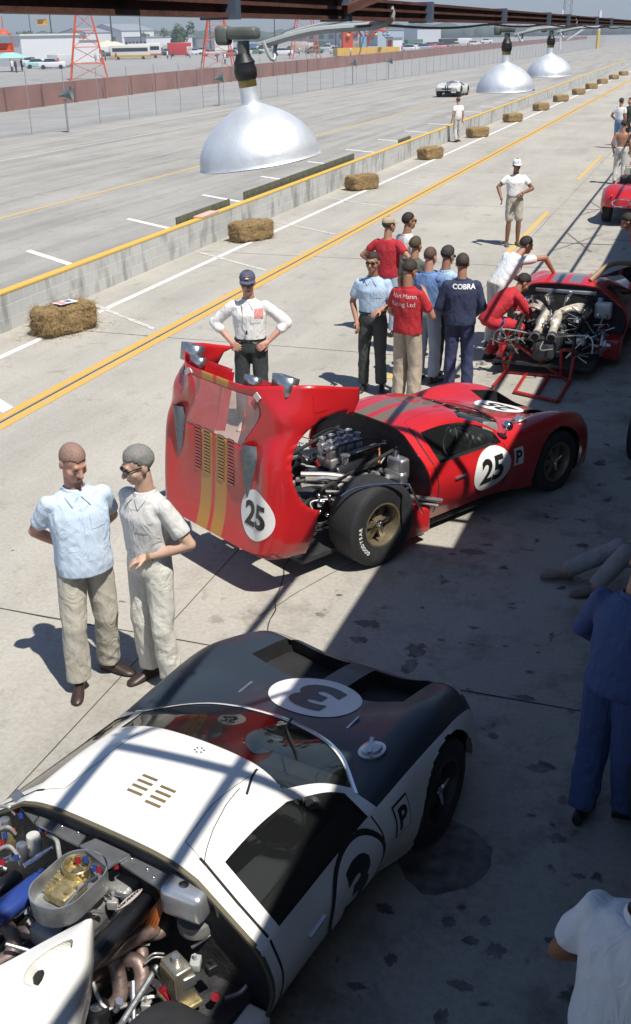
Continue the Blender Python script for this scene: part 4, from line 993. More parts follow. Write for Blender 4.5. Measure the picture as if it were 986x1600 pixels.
# badge on the cover, reading from the nose side
pb = W(205, 1408, .768); nb = Matrix.Rotation(R(-24), 3, 'X') @ V((0,0,1)); axb = V((-1, .06, 0)).normalized(); ayb = nb.cross(axb).normalized()
def plate(vf, off): return MB().add([pb+axb*p.x+ayb*p.y+nb*(.012+off) for p in vf[0]], vf[1])
bd = plate(disc2d(.075, .026), 0).build('cover_badge', mat('pink badge', (.62, .44, .40), .4, var=.1), wc); plate(disc2d(.070, .022), .002).build('badge_field', mat('badge field', (.64, .60, .57), .4, var=.05), bd); v, f = text_mesh('DEARBORN', .026, .001); plate((v, f), .004).build('badge_lettering', m_black, bd)
MB().rbox(W(198, 1372, .70), (.22, .16, .06), .02).build('intake_manifold', mat('dull grey casting', (.34, .34, .33), .5, .6, var=.25, vs=14, bump=.2), wc)
MB().rbox(W(120, 1430, .62), (.40, .20, .12), .03).build('block_deck', m_head, wc)
for k in range(5):
    o_ = [W(244+k*3, 1384+k*2, .74), W(252+k*2, 1402, .75), W(236+k*4, 1424, .72), W(222+k*5, 1446+k*2, .62)]; tubes(wc, 'ignition_lead', m_org, [(o_, .0065)])
tubes(wc, 'exhaust_header', m_rust, [
  ([W(256,1424,.60), W(240,1452,.60), W(214,1462,.62), W(176,1488,.62), W(130,1512,.60)], .036),
  ([W(252,1400,.58), W(255,1430,.60), W(250,1455,.58), W(228,1458,.58)], .034),
  ([W(112,1490,.60), W(150,1488,.60), W(176,1500,.58), W(186,1530,.52), W(186,1560,.46), W(165,1578,.42), W(150,1566,.40)], .034),
  ([W(192,1500,.56), W(214,1502,.56), W(222,1525,.52), W(214,1546,.48), W(196,1546,.46)], .034),
  ([W(216,1470,.52), W(222,1492,.50), W(214,1520,.45)], .030),
  ([W(120,1530,.56), W(150,1520,.52), W(172,1508,.48)], .036), ([W(118,1560,.48), W(140,1548,.46), W(168,1526,.44)], .030),
  ([W(-20,1440,.62), W(8,1446,.64), W(22,1470,.60), W(14,1495,.56), W(-15,1508,.54)], .034), ([W(18,1462,.60), W(45,1458,.60), W(68,1470,.56), W(90,1480,.52)], .032)], 12)
b = MB().rbox(W(292, 1404, .82), (.13, .20, .15), .03, Matrix.Rotation(R(6), 3, 'Z')); ot = b.build('oil_tank', mat('brushed tank', (.60, .62, .65), .34, .8, var=.12, vs=9), wc)
p = W(288, 1390, .865); MB().lathe([(.036,-.02),(.036,.012),(.028,.018),(.022,.03),(.001,.032)], 20, Matrix.Translation(p)).build('cap', m_chrome, ot); p = W(285, 1368, .86); MB().tube([p-V((0,0,.02)), p+V((0,0,.03))], .014, 10).build('breather', m_chrome, ot)
p = W(305, 1436, .66); MB().lathe([(.075,0),(.08,.03),(.075,.06),(.001,.065)], 24, Matrix.Translation(p-V((0,0,.05)))).build('pump_housing', m_head, wc)
tubes(wc, 'grey_hose', m_cable, [([W(302,1387,.86), W(322,1392,.87), W(338,1412,.80), W(348,1448,.66), W(360,1482,.50), W(372,1498,.42)], .014)])
# finned cooler
b = MB(); pc = W(278, 1530, .55); mx_ = Matrix.Rotation(R(-20), 3, 'Z')
b.rbox(pc, (.085, .125, .20), .012, mx_); ck = b.build('oil_cooler', mat('gilt alloy', (.50, .46, .36), .36, .85, var=.2, vs=9), wc)
b = MB()
for i in range(9): b.box(pc+mx_ @ V((-.002, -.052+.013*i, -.005)), (.092, .004, .17), mx_)
b.build('fins', mat('gilt fins', (.40, .36, .27), .4, .8), ck)
MB().rbox(pc+V((0,0,-.105)), (.13, .17, .03), .01, mx_).build('base_flange', m_gold, ck); MB().tube([pc+V((0,0,.10)), pc+V((0,0,.135))], .018, 12).build('neck', m_sil, ck)
tubes(wc, 'stay_rod', m_sheet, [([W(246,1510,.56), W(186,1606,.52)], .014)]); tubes(wc, 'wire_loop', m_hose, [([W(228,1500,.62), W(240,1490,.66), W(256,1490,.64)], .004), ([W(226,1506,.6), W(240,1496,.63), W(256,1496,.62)], .004)])
p = W(152, 1580, .46); b = MB().lathe([(.03,.03),(.052,.03),(.055,.02),(.055,-.06),(.03,-.06)], 24, Matrix.Translation(p)); b.build('rubber_mount', m_blk, wc); MB().lathe([(.001,.018),(.03,.02),(.032,-.05)], 20, Matrix.Translation(p)).build('mount_cap', m_sil, wc)
MB().rbox(W(330,1545,.36), (.5, .36, .03), .01).build('bay_floor', m_tray, wc)
tubes(wc, 'drop_link', m_sheet, [([W(352,1560,.42), W(374,1552,.42), W(386,1540,.44)], .010), ([W(300,1480,.55), W(326,1462,.6), W(352,1440,.62)], .008)])
clutter(wc, 11, 36, (-2.6, -1.86), (.1, .62), (.55, .80)); clutter(wc, 12, 28, (-2.5, -1.86), (-.68, -.25), (.34, .62)); clutter(wc, 13, 14, (-2.0, -1.85), (-.2, .3), (.68, .80))
# tip of the lifted rear clamshell: one sail with its scoop mouth
SAIL = [[(126,1441,1.20),(137,1436,1.205),(146,1442,1.18),(147,1500,1.04)], [(74,1468,1.235),(120,1466,1.25),(141,1502,1.19),(142,1560,.99)],
        [(36,1489,1.26),(88,1500,1.275),(126,1560,1.19),(132,1605,.96)], [(0,1508,1.28),(48,1540,1.30),(108,1625,1.19),(118,1665,.92)], [(-60,1540,1.30),(-15,1590,1.32),(70,1690,1.16),(84,1730,.86)], [(-180,1600,1.24),(-130,1680,1.25),(-20,1820,1.02),(0,1860,.74)]]
gs = Grid([[tuple(W(*p)) for p in r] for r in SAIL], lambda i: (), lambda k: False, 30, 34, mirror=False)
inm = lambda r, c: ((r-2.05-(c-.85)*.35)/1.0)**2+((c-.85)/.36)**2 < 1
hw = empty('rear_clamshell', (0,0,0)); hw.parent = wc
ob = gs.part([k for k in gs.cells if not inm(*gs.rc(*k))]).build('panel', m_white, hw, sharp=60); sm = ob.modifiers.new('s', 'SOLIDIFY'); sm.thickness = .008
mc_ = [k for k in gs.cells if inm(*gs.rc(*k))]; dv = W(60,1545,1.20)-W(60,1530,1.27); b = gs.recess(mc_, (.05, .0, -.07))
b.build('scoop', m_white, hw, sharp=50)
MB().ell(W(48,1528,1.27)+V((.0,.0,-.035)), (.07,.022,.02), 12, 8, Matrix.Rotation(R(10), 3, 'Z')).build('scoop_mouth', m_gap, hw)
# ------------------------------------------------------------------ people
SKIN = {'tan': (.36, .185, .115), 'light': (.52, .33, .24), 'brown': (.22, .105, .06), 'ruddy': (.47, .25, .18)}
def skinmat(k):
    m = mat('skin '+k, SKIN[k], .55, var=.10, vs=18, bump=.08, bs=120); b = m.node_tree.nodes['Principled BSDF']
    b.inputs['Subsurface Weight'].default_value = .08; b.inputs['Subsurface Radius'].default_value = (.01,.004,.002); return m
def cloth(name, col, rough=.85):
    new = 'cloth '+name not in MC; m = mat('cloth '+name, col, rough, var=.03, vs=5, bump=.10, bs=260)
    if new:                                  # creases: ridged folds on top of the weave
        N, K = m.node_tree.nodes, m.node_tree.links; b = N['Principled BSDF']; old = b.inputs['Normal'].links[0].from_node
        tc = N.new('ShaderNodeTexCoord'); mp = N.new('ShaderNodeMapping'); mp.inputs['Scale'].default_value = (9, 9, 4.5); mp.inputs['Rotation'].default_value = (.3, .5, 0); K.new(tc.outputs['Object'], mp.inputs[0])
        n = N.new('ShaderNodeTexNoise'); n.inputs['Scale'].default_value = 1; n.inputs['Detail'].default_value = 2.5; n.inputs['Distortion'].default_value = 1.6; K.new(mp.outputs[0], n.inputs['Vector'])
        a = N.new('ShaderNodeMath'); a.operation = 'SUBTRACT'; a.inputs[1].default_value = .5; K.new(n.outputs['Fac'], a.inputs[0]); c = N.new('ShaderNodeMath'); c.operation = 'ABSOLUTE'; K.new(a.outputs[0], c.inputs[0])
        bp = N.new('ShaderNodeBump'); bp.inputs['Strength'].default_value = .42; bp.inputs['Distance'].default_value = .05; bp.invert = True; K.new(c.outputs[0], bp.inputs['Height']); K.new(bp.outputs[0], old.inputs['Normal'])
    return m
def folds(me, amp, sc, seed=0, fn=None):
    off = V((seed*7.3, seed*3.1, 0)); nn = [v.normal.copy() for v in me.vertices]
    for v, n in zip(me.vertices, nn):
        p = v.co; a = amp*(fn(p) if fn else 1.)
        d = .7*noise.noise(V((p.x*sc*1.5, p.y*sc*1.5, p.z*sc*.22))+off)
        d += .9*(.3-abs(noise.noise(V((p.x*sc*1.0+p.z*sc*.5, p.y*sc*1.0, p.z*sc*.45))+off*2)))+.6*(.3-abs(noise.noise(V((p.x*sc*1.2-p.z*sc*.9, p.y*sc*1.6, p.z*sc*.6))+off*3)))
        v.co = p+n*a*d
    me.update()
DEF = dict(pel=(0,0,.96), wst=(0,.0,1.10), chs=(0,.0,1.31), nck=(0,-.015,1.475), hed=(0,.025,1.65),
    shR=(.178,-.01,1.392), elR=(.235,-.035,1.13), wrR=(.245,.04,.885), shL=(-.178,-.01,1.392), elL=(-.235,-.035,1.13), wrL=(-.245,.04,.885),
    hpR=(.088,0,.93), knR=(.105,.025,.50), anR=(.115,-.02,.085), hpL=(-.088,0,.93), knL=(-.105,.025,.50), anL=(-.115,-.02,.085), toR=(.14,.12,.03), toL=(-.14,.12,.03))
UP = ('wst','chs','nck','hed','shR','elR','wrR','shL','elL','wrL')
def person(label, loc, face, h=1.78, pose=None, lean=0., skin='tan', hair=('short', (.05,.03,.02)), top=('short', (.5,.5,.5), 'tucked'), bottom=('long', (.3,.3,.28)), shoes=(.02,.015,.012),
           vox=.011, headturn=0., nod=0., glasses=False, hat=None, belly=0., group=None, belt=None, logo=None, seed=1, handR=None, handL=None, fat=1., name='person', legs=True, watch=False):
    k = h/1.80
    J = {a: V(p) for a, p in DEF.items()}
    if lean:
        M = Matrix.Rotation(-R(lean), 3, 'X')
        for a in UP: J[a] = J['pel']+M @ (J[a]-J['pel'])
        M2 = Matrix.Rotation(-R(lean*.9), 3, 'X')
    for a, p in (pose or {}).items(): J[a] = V(p)
    J = {a: p*k for a, p in J.items()}
    root = empty(name, loc, -R(face), label, 'person', group)
    sk = skinmat(skin)
    rgt = (J['shR']-J['shL']).normalized(); spine = [J['pel'], J['wst'], J['chs'], J['nck']]
    def torso(b, levels, grow=0.):
        rs = []
        for t, a, d, fo in levels:                                 # t along the spine 0..3
            i = min(int(t), 2); f = t-i; p = spine[i].lerp(spine[i+1], f) if t >= 0 else spine[0]+(spine[0]-spine[1])*(-t)
            ax = V((1,0,0)).lerp(rgt, min(1, max(0, t/2))).normalized()
            tg = (spine[min(i+1, 3)]-spine[max(i-(1 if f < .3 and i > 0 else 0), 0)]).normalized(); fy = tg.cross(ax).normalized()
            if fy.dot(V((0,1,0))) < 0 and not lean: fy = -fy
            rs.append([p+ax*(a*fat+grow)*k*math.cos(u)*(1+.08*abs(math.sin(2*u)))+fy*((d*fat+grow)*k*math.sin(u)+fo*k*(max(0, math.sin(u)))) for u in [2*PI*q/20 for q in range(20)]])
        b.rings(rs)
    bl = belly
    TOR = [(-.35,.13,.10,0), (0,.155,.112,bl*.5), (.5,.152,.108,bl), (1,.148,.105,bl), (1.5,.160,.112,bl*.6), (2,.172,.115,.005), (2.45,.165,.098,0), (2.75,.115,.072,0), (3,.062,.06,0)]
    # --- skin: head, neck, arms, hands, legs as one surface
    b = MB(); hd = J['hed']; nk = J['nck']
    Mh = Matrix.Rotation(-R(headturn), 3, 'Z') @ Matrix.Rotation(-R(nod+lean*.55), 3, 'X')
    H = lambda x, y, z: hd+Mh @ V((x*k, y*k, z*k))
    def E(c, r): 
        t = MB().ell((0,0,0), [q*k for q in r], 18, 11); b.add([H(*c)+Mh @ p for p in t.v], t.f)
    E((0,-.012,.035), (.076,.096,.092)); E((0,.022,-.03), (.066,.072,.085)); E((0,.045,-.075), (.046,.048,.036)); E((0,.07,.012), (.05,.022,.03))
    b.cone(H(0,.088,.018), H(0,.114,-.026), .010*k, .0155*k, 8); b.cone(H(-.013,.098,-.028), H(.013,.098,-.028), .010*k, .010*k, 8)
    b.cone(H(-.034,.082,.034), H(.034,.082,.034), .012*k, .012*k, 8)
    b.cone(H(-.018,.086,-.058), H(.018,.086,-.058), .009*k, .009*k, 8); b.cone(H(-.016,.082,-.070), H(.016,.082,-.070), .010*k, .010*k, 8)
    for sx in (-1, 1):
        E((.078*sx,-.012,-.002), (.010,.022,.034)); E((.043*sx,.052,-.025), (.026,.03,.028))
    b.cone(nk-V((0,0,.04*k)), H(0,-.012,-.05), .064*k, .056*k, 12)
    torso(b, TOR, -.012)
    def hand(w, d, side, sg, curl=.5, vox_=0):
        d = d.normalized(); s_ = side.normalized(); n = d.cross(s_).normalized()*sg; f_ = []
        b.cone(w-d*.02*k, w+d*.035*k, .026*k, .030*k, 10)
        for q in (-1, 0, 1): b.cone(w+d*.03*k+s_*q*.022*k, w+d*.085*k+s_*q*.026*k, .016*k, .013*k, 8)
        for i, (o, l1) in enumerate(((-.036,.068), (-.012,.082), (.012,.078), (.036,.060))):
            a = w+d*.085*k+s_*o*k; c1 = curl; d1 = (d*math.cos(c1)+n*math.sin(c1)); d2 = (d*math.cos(c1*2.1)+n*math.sin(c1*2.1))
            m_ = a+d1*l1*.52*k; b.cone(a, m_, .0098*k, .0088*k, 8); b.cone(m_, m_+d2*l1*.5*k, .0088*k, .0072*k, 8)
        a = w+d*.022*k-s_*.026*k; m_ = a+(d*.6-s_*.75+n*.3).normalized()*.045*k; b.cone(a, m_, .0125*k, .011*k, 8); b.cone(m_, m_+(d*.9-s_*.25+n*.35).normalized()*.034*k, .011*k, .0085*k, 8)
    for S, sg in (('R', 1), ('L', -1)):
        s_, e_, w_ = J['sh'+S], J['el'+S], J['wr'+S]
        b.cone(s_, e_, .050*k, .040*k, 12); mid = e_.lerp(w_, .35); b.cone(e_, mid, .041*k, .040*k, 12); b.cone(mid, w_, .040*k, .027*k, 12)
        hd_ = (handR if S == 'R' else handL); dd = V(hd_[0]) if hd_ else (w_-e_); sd = V(hd_[1]) if hd_ else V((0, -1, .2)); cu = hd_[2] if hd_ and len(hd_) > 2 else .45
        sd = sd-dd.normalized()*sd.dot(dd.normalized()); hand(w_, dd, sd, -sg if not hd_ or len(hd_) < 4 else hd_[3], cu)
        if legs:
            hp, kn, an, to = J['hp'+S], J['kn'+S], J['an'+S], J['to'+S]
            b.cone(hp, kn, .080*k, .055*k, 12); c_ = kn.lerp(an, .3); b.cone(kn, c_, .052*k, .056*k, 12); b.cone(c_, an, .056*k, .036*k, 12)
    me = remesh(b, min(vox, .0085), 2); me.name = 'body'; me.materials.append(sk)
    body = bpy.data.objects.new('body', me); COL.objects.link(body); body.parent = root
    # --- eyes, mouth
    em = MB()
    for sx in (-1, 1): em.ell(H(.031*sx,.0835,.013), (.0125*k,.008*k,.0065*k), 10, 6)
    em.build('eyes', mat('eye', (.055,.045,.04), .25, var=0), body)
    MB().cone(H(-.017,.0935,-.0635), H(.017,.0935,-.0635), .0035*k, .0035*k, 6).build('mouth', mat('lips', (.22,.08,.06), .5, var=0), body)
    if glasses:
        g = MB()
        for sx in (-1, 1):
            t = MB().ell((0,0,0), (.028*k,.010*k,.019*k), 12, 8); g.add([H(.034*sx,.096,.012)+Mh @ p for p in t.v], t.f)
            g.cone(H(.058*sx,.088,.018), H(.083*sx,-.02,.016), .0045*k, .004*k, 6)
        g.cone(H(-.03,.106,.02), H(.03,.106,.02), .005*k, .005*k, 6); g.build('sunglasses', mat('dark lens', (.008,.007,.007), .12, var=0, coat=.5), root)
    # --- hair
    if hair:
        st, hc_ = hair; hm = mat('hair %.3f %.3f' % (hc_[0], hc_[1]), hc_, .75, var=.22, vs=90, bump=.25, bs=260)
        grow = {'crew': .004, 'short': .008, 'full': .013, 'bald': .003}[st]; n1, n2 = 56, 30; vs = []; f = []
        for i in range(n2+1):
            a = PI/2-PI*i/n2*.80
            for j in range(n1):
                u = 2*PI*j/n1; d = V((math.cos(a)*math.cos(u), math.cos(a)*math.sin(u), math.sin(a)))
                su = math.sin(u); hl = .36 if su > .55 else (.36-(.55-su)/.45*.5 if su > .1 else -.14-min(1, (.1-su)/.4)*.46); ge = grow*(.08+.92*min(1, max(0, (d.z-hl)/.40)))
                r_ = V(((.077+ge)*d.x, (.097+ge)*d.y-.012, (.093+ge*1.15)*d.z+.036))
                q_ = (0 if st == 'crew' else ge/.02)
                nz_ = noise.noise(V((d.x*5, d.y*5, d.z*5+seed)))*.005*q_+(noise.noise(V((d.x*14, d.y*3, d.z*4+seed)))*.003+noise.noise(V((d.x*34, d.y*5, d.z*7+seed)))*.002)*q_
                vs.append(H(*(r_+d*nz_)))
        def low(j, i):
            a, u = PI/2-PI*i/n2*.80, 2*PI*(j+.5)/n1; su = math.sin(u); hl = .36 if su > .55 else (.36-(.55-su)/.45*.5 if su > .1 else -.14-min(1, (.1-su)/.4)*.46)
            return math.sin(a) > hl+.10*noise.noise(V((u*4, seed, 0)))+.08*noise.noise(V((u*17, seed, 2)))
        for i in range(n2):
            for j in range(n1):
                if low(j, i+.5): f.append((i*n1+j, i*n1+(j+1) % n1, (i+1)*n1+(j+1) % n1, (i+1)*n1+j))
        if f:
            ho = MB().add(vs, f); used = sorted({i for q_ in ho.f for i in q_}); mp = {o: n for n, o in enumerate(used)}; ho.v = [ho.v[i] for i in used]; ho.f = [[mp[i] for i in q_] for q_ in ho.f]
            o = ho.build('hair', hm, root, sharp=0); md = o.modifiers.new('s', 'SOLIDIFY'); md.thickness = .003*k; md.offset = -1
    if hat:
        col, badge = hat; hb = MB(); rs = []
        for i in range(9):
            a = PI/2*(i/8); r_ = math.cos(a)**.75 if i < 8 else .02
            rs.append([H((.088*r_)*math.cos(u), (.106*r_)*math.sin(u)-.012, .050+.085*math.sin(a)) for u in [2*PI*q/22 for q in range(22)]])
        hb.rings(rs); hm = cloth('hat %.2f %.2f' % (col[0], col[2]), col); ho = hb.build('cap', hm, root, sharp=60)
        hb = MB(); P0 = [(.082*math.sin(u), .085*math.cos(u)-.01) for u in [R(-75+150*q/10) for q in range(11)]]; P1 = [(.086*math.sin(u), .085*math.cos(u)+.075*max(0, math.cos(u))**.6-.01) for u in [R(-75+150*q/10) for q in range(11)]]
        hb.rings([[H(x, y, .052) for x, y in P0]+[H(x, y, .045) for x, y in P0[::-1]], [H(x, y, .036) for x, y in P1]+[H(x, y, .030) for x, y in P1[::-1]]]); hb.build('peak', hm, ho)
        if badge:
            for c_, w_, z_, y_ in badge:
                t = MB().ell((0,0,0), (w_*k,.006*k,.012*k), 10, 6); hbb = MB().add([H(0,y_,z_)+Mh @ p for p in t.v], t.f); hbb.build('cap_badge', mat('badge %.2f %.2f' % (c_[0], c_[2]), c_, .6, var=0), ho)
    # --- shirt
    if top:
        kind, col, fit = top[:3]; b = MB()
        lv = list(TOR)
        if fit == 'loose': lv = [(-.45,.172,.128,bl*.9), (0,.174,.130,bl), (.5,.170,.126,bl*1.1)]+[(1,.168,.124,bl), (1.5,.176,.126,bl*.7), (2,.184,.126,.005), (2.45,.170,.105,0), (2.78,.128,.082,0), (2.93,.078,.070,0)]
        else: lv = [(.25,.150,.112,bl*.8), (.6,.160,.118,bl*1.1), (1,.162,.120,bl), (1.5,.172,.122,bl*.7), (2,.182,.124,.005), (2.45,.168,.103,0), (2.78,.126,.080,0), (2.93,.078,.070,0)]
        torso(b, lv, .006)
        for S in 'RL':
            s_, e_, w_ = J['sh'+S], J['el'+S], J['wr'+S]; inn = s_.lerp(J['chs'], .25); b.cone(inn, s_, .075*k, .060*k, 12)
            if kind == 'short': b.cone(s_, s_.lerp(e_, .62), .059*k, .066*k, 14); cut_ = s_.lerp(e_, .74)
            elif kind == 'tee': b.cone(s_, s_.lerp(e_, .48), .064*k, .064*k, 14)
            elif kind == 'rolled': b.cone(s_, e_, .066*k, .060*k, 14); b.cone(e_, e_.lerp(w_, .30), .060*k, .058*k, 14)
            else: b.cone(s_, e_, .068*k, .060*k, 14); b.cone(e_, w_.lerp(e_, .08), .060*k, .044*k, 14)
        me = remesh(b, vox, 4); fw_ = lambda p: 1.
        folds(me, (.011 if vox < .0115 else .008)*k, 9, seed)
        if kind == 'short' or kind == 'tee':                       # open the sleeve ends flat instead of rounded
            for S in 'RL':
                s_, e_ = J['sh'+S], J['el'+S]; t = (e_-s_).normalized(); ln = (e_-s_).length*(.72 if kind == 'short' else .56)
                for v in me.vertices:
                    q_ = (v.co-s_).dot(t)
                    if q_ > ln and (v.co-(s_+t*q_)).length < .085*k: v.co -= t*(q_-ln)
        if fit == 'loose':
            zc = J['pel'].z-.055*k
            for v in me.vertices:
                if v.co.z < zc and abs(v.co.x) < .22*k and (v.co-J['wrR']).length > .07 and (v.co-J['wrL']).length > .07: v.co.z = zc+(v.co.z-zc)*.15
        me.materials.append(cloth('top %.3f %.3f %.3f' % tuple(col), col)); o = bpy.data.objects.new('jacket' if kind == 'long' and fit == 'loose' else 'shirt', me); COL.objects.link(o); o.parent = root; shirt = o
        b = MB(); tn = (J['nck']-J['chs']).normalized(); cN = J['chs'].lerp(J['nck'], .90)
        if kind != 'tee':
            rs = []
            for (r1, r2, up_) in ((.083,.078,-.02), (.080,.074,.018), (.072,.066,.030), (.066,.060,.012)):
                fy = tn.cross(rgt).normalized(); fy = fy if fy.y > 0 or lean > 60 else -fy
                rs.append([cN+tn*up_*k*(1-.5*max(0, math.sin(u)))+rgt*r1*k*math.cos(u)+fy*r2*k*math.sin(u)*(1.12 if math.sin(u) > 0 else 1) for u in [2*PI*q/20+.12 for q in range(20)]])
            b.rings(rs, cap=False)
            if not lean and vox < .0115 and not (fit == 'loose' and kind == 'long'):
                me_ = shirt.data; me_.calc_loop_triangles(); bv_ = BVHTree.FromPolygons([v.co for v in me_.vertices], [t.vertices for t in me_.loop_triangles]); zc_ = J['nck'].z-.03*k
                for sx in (-1, 1): b.join(project(([V((q_[0]*sx*k, q_[1]*k, 0)) for q_ in ((.008,.0), (.040,.052), (.072,.045), (.088,.0), (.058,-.062))], [(0,1,2,3,4)]), (0,.6,zc_), (-1,0,0), (0,0,1), bv_, .010, .02, 1.))
                b.join(project(rect2d(.022*k, .40*k, 1, 12), (0,.6,zc_-.22*k), (-1,0,0), (0,0,1), bv_, .003, .03, 1.)); b.join(project(rect2d(.10*k, .11*k, 4, 4), (-.085*k,.6,zc_-.155*k), (-1,0,0), (0,0,1), bv_, .004, .03, 1.))
            b.build('collar', cloth('top %.3f %.3f %.3f' % tuple(col), col), shirt)
    # --- trousers
    if bottom and legs:
        kind, col = bottom[:2]; b = MB()
        torso(b, [(-.45,.150,.118,0), (-.2,.166,.122,bl*.2), (.1,.166,.122,bl*.6), (.45,.158,.118,bl), (.62,.155,.116,bl)], .004)
        wd = bottom[2] if len(bottom) > 2 else 1.
        for S in 'RL':
            hp, kn, an = J['hp'+S], J['kn'+S], J['an'+S]
            if kind == 'long':
                b.cone(hp, kn, .098*k, .078*k*wd, 14); b.cone(kn, kn.lerp(an, .92), .076*k*wd, .072*k*wd, 14); 
            else: b.cone(hp, hp.lerp(kn, .80), .100*k, .088*k, 14)
        me = remesh(b, vox, 4); folds(me, .015*k, 8, seed+5, lambda p: .5+.8*min(1, max(0, (J['pel'].z-p.z)/.7)))
        if kind == 'long':
            for S in 'RL':
                an = J['an'+S]; kn = J['kn'+S]; t = (an-kn).normalized(); ln = (an-kn).length-.02*k
                for v in me.vertices:
                    q_ = (v.co-kn).dot(t)
                    if q_ > ln and (v.co-(kn+t*q_)).length < .12*k: v.co -= t*(q_-ln)*.9
        me.materials.append(cloth('bottom %.3f %.3f %.3f' % tuple(col), col)); o = bpy.data.objects.new('trousers' if kind == 'long' else 'shorts', me); COL.objects.link(o); o.parent = root
        if belt is not None:
            b = MB(); torso(b, [(.50,.166,.124,bl*1.05), (.66,.166,.124,bl*1.05)], .008); b.build('belt', mat('belt %.2f' % belt[0], belt, .4), root)
    if legs:
        for S in 'RL':
            an, to = J['an'+S], J['to'+S]; d = (to-an); d.z = 0; d = d.normalized() if d.length > 1e-4 else V((0,1,0)); x = V((d.y, -d.x, 0)); zb = max(0, an.z-.085*k)
            b = MB(); rs = []; 
            for t, w_, hh in ((-.075,.018,.05), (-.07,.030,.07), (-.03,.036,.095), (.03,.036,.088), (.09,.043,.060), (.15,.044,.045), (.185,.034,.035), (.20,.014,.022)):
                c_ = V((an.x, an.y, zb))+d*t*k; rs.append([c_+x*w_*k*math.cos(u)+V((0,0,hh*k*(.5+.5*math.sin(u))+.002)) for u in [2*PI*q/12 for q in range(12)]])
            b.rings(rs); b.build('shoe', mat('leather %.3f' % shoes[0], shoes, .45), root)
    if watch:
        w_, e_ = J['wrL'], J['elL']; t = (w_-e_).normalized(); c_ = w_-t*.02*k; M = Matrix.Translation(c_) @ t.to_track_quat('Z', 'Y').to_matrix().to_4x4()
        MB().lathe([(.034,-.01),(.038,-.01),(.038,.01),(.034,.01)], 16, M).build('wristwatch', m_gold, root)
    return root, J, (shirt if top else body), H
def put(sh, name, vf, o, ax, ay, m, off=.006):          # a print laid on a garment
    me = sh.data; me.calc_loop_triangles(); bv = BVHTree.FromPolygons([v.co for v in me.vertices], [t.vertices for t in me.loop_triangles])
    b = project(vf, o, ax, ay, bv, off, .03, 1.); b.build(name, m, sh, sharp=None)
HIPS = dict(elR=(.40,-.06,1.20), wrR=(.205,.075,1.02), elL=(-.40,-.06,1.20), wrL=(-.205,.075,1.02))
HH = dict(handR=((-.6,.6,-.35), (-.2,-.3,1), .5), handL=((.6,.6,-.35), (.2,-.3,1), .5))
BACK = dict(elR=(.285,-.13,1.17), wrR=(.07,-.20,1.00), elL=(-.285,-.13,1.17), wrL=(-.07,-.20,1.00))
POCK = lambda S: {'el'+S: ((.27 if S == 'R' else -.27),-.07,1.14), 'wr'+S: ((.19 if S == 'R' else -.19),.09,.92)}
def G(x, y): return at(x, y, 0)
blu = (.40, .50, .62); khaki = (.43, .40, .335)
person('heavy crew-cut man in a pale blue shirt and khaki trousers, hands behind his back', G(154,1066), 152, 1.82, BACK | dict(elR=(.262,-.14,1.17), elL=(-.262,-.14,1.17)) | dict(anR=(.14,.03,.085), knR=(.13,.05,.5), toR=(.20,.17,.03), anL=(-.12,-.10,.085), toL=(-.22,.02,.03), knL=(-.11,-.01,.5)), skin='ruddy', hair=('crew', (.27,.165,.13)),
   top=('short', (.52,.62,.74), 'loose'), bottom=('long', khaki, 1.12), shoes=(.035,.02,.015), vox=.008, nod=24, headturn=-14, belly=.035, fat=1.03, seed=2)
person('grey-haired man in dark sunglasses and a pale grey shirt, leaning towards the crew-cut man', G(252,1068), 222, 1.80, dict(elL=(-.30,-.10,1.14), wrL=(-.10,.10,1.06), elR=(.25,-.10,1.14), wrR=(.12,-.14,.95), anL=(-.10,-.02,.085)), skin='light', hair=('full', (.20,.195,.18)),
   top=('short', (.56,.555,.53), 'tucked'), bottom=('long', (.61,.59,.52), 1.05), shoes=(.035,.03,.025), vox=.008, nod=14, headturn=16, glasses=True, seed=3, watch=True)
_, J, sh, H = person('man in a dark blue cap and white shirt, hands on hips, behind the red clamshell', G(384,668)+V((.10,0,0)), 186, 1.83, HIPS, skin='ruddy', hair=('short', (.06,.05,.045)), top=('rolled', (.74,.73,.71), 'tucked'), bottom=('long', (.028,.035,.034)), shoes=(.5,.48,.44), vox=.009,
   nod=8, headturn=-6, glasses=True, hat=((.075,.085,.14), [((.45,.07,.06), .030, .098, .085), ((.6,.6,.6), .022, .078, .093)]), belt=(.01,.01,.01), seed=4, **HH)
put(sh, 'paper_badge', rect2d(.09, .10), (-.12, .6, 1.36), (-1,0,0), (0,0,1), mat('red print', (.62,.24,.22), .6, var=.3, vs=40))
MB().tube(smooth_path([(.06,.10,1.46), (.05,.145,1.30), (.015,.150,1.18)], 5), .003, 5).build('whistle_cord', m_hose, _); MB().cone((.015,.155,1.17), (.015,.155,1.145), .011, .011, 8).build('whistle', m_blk, _)
person('man in sunglasses and pale blue shirt, hand in pocket, left of the red shirts', G(582,610), 192, 1.76, POCK('R') | dict(elL=(-.26,.03,1.14), wrL=(-.12,.19,1.10)), skin='tan', hair=('short', (.035,.02,.014)), top=('short', (.40,.52,.66), 'tucked'), bottom=('long', (.045,.052,.05)), vox=.011, glasses=True, belt=(.01,.01,.01), seed=5, headturn=10)
_, J, sh, H = person('dark-haired man in a red shirt with white lettering on its back, hand at his face', G(635,628), 36, 1.74, dict(elR=(.30,.08,1.12), wrR=(.10,.23,1.36), elL=(-.27,.03,1.13), wrL=(-.15,.16,1.0)), skin='tan', hair=('full', (.035,.022,.014)), top=('short', (.42,.018,.025), 'loose'), bottom=('long', (.42,.35,.27), 1.2), vox=.010, nod=22, headturn=8, seed=6, fat=1.05)
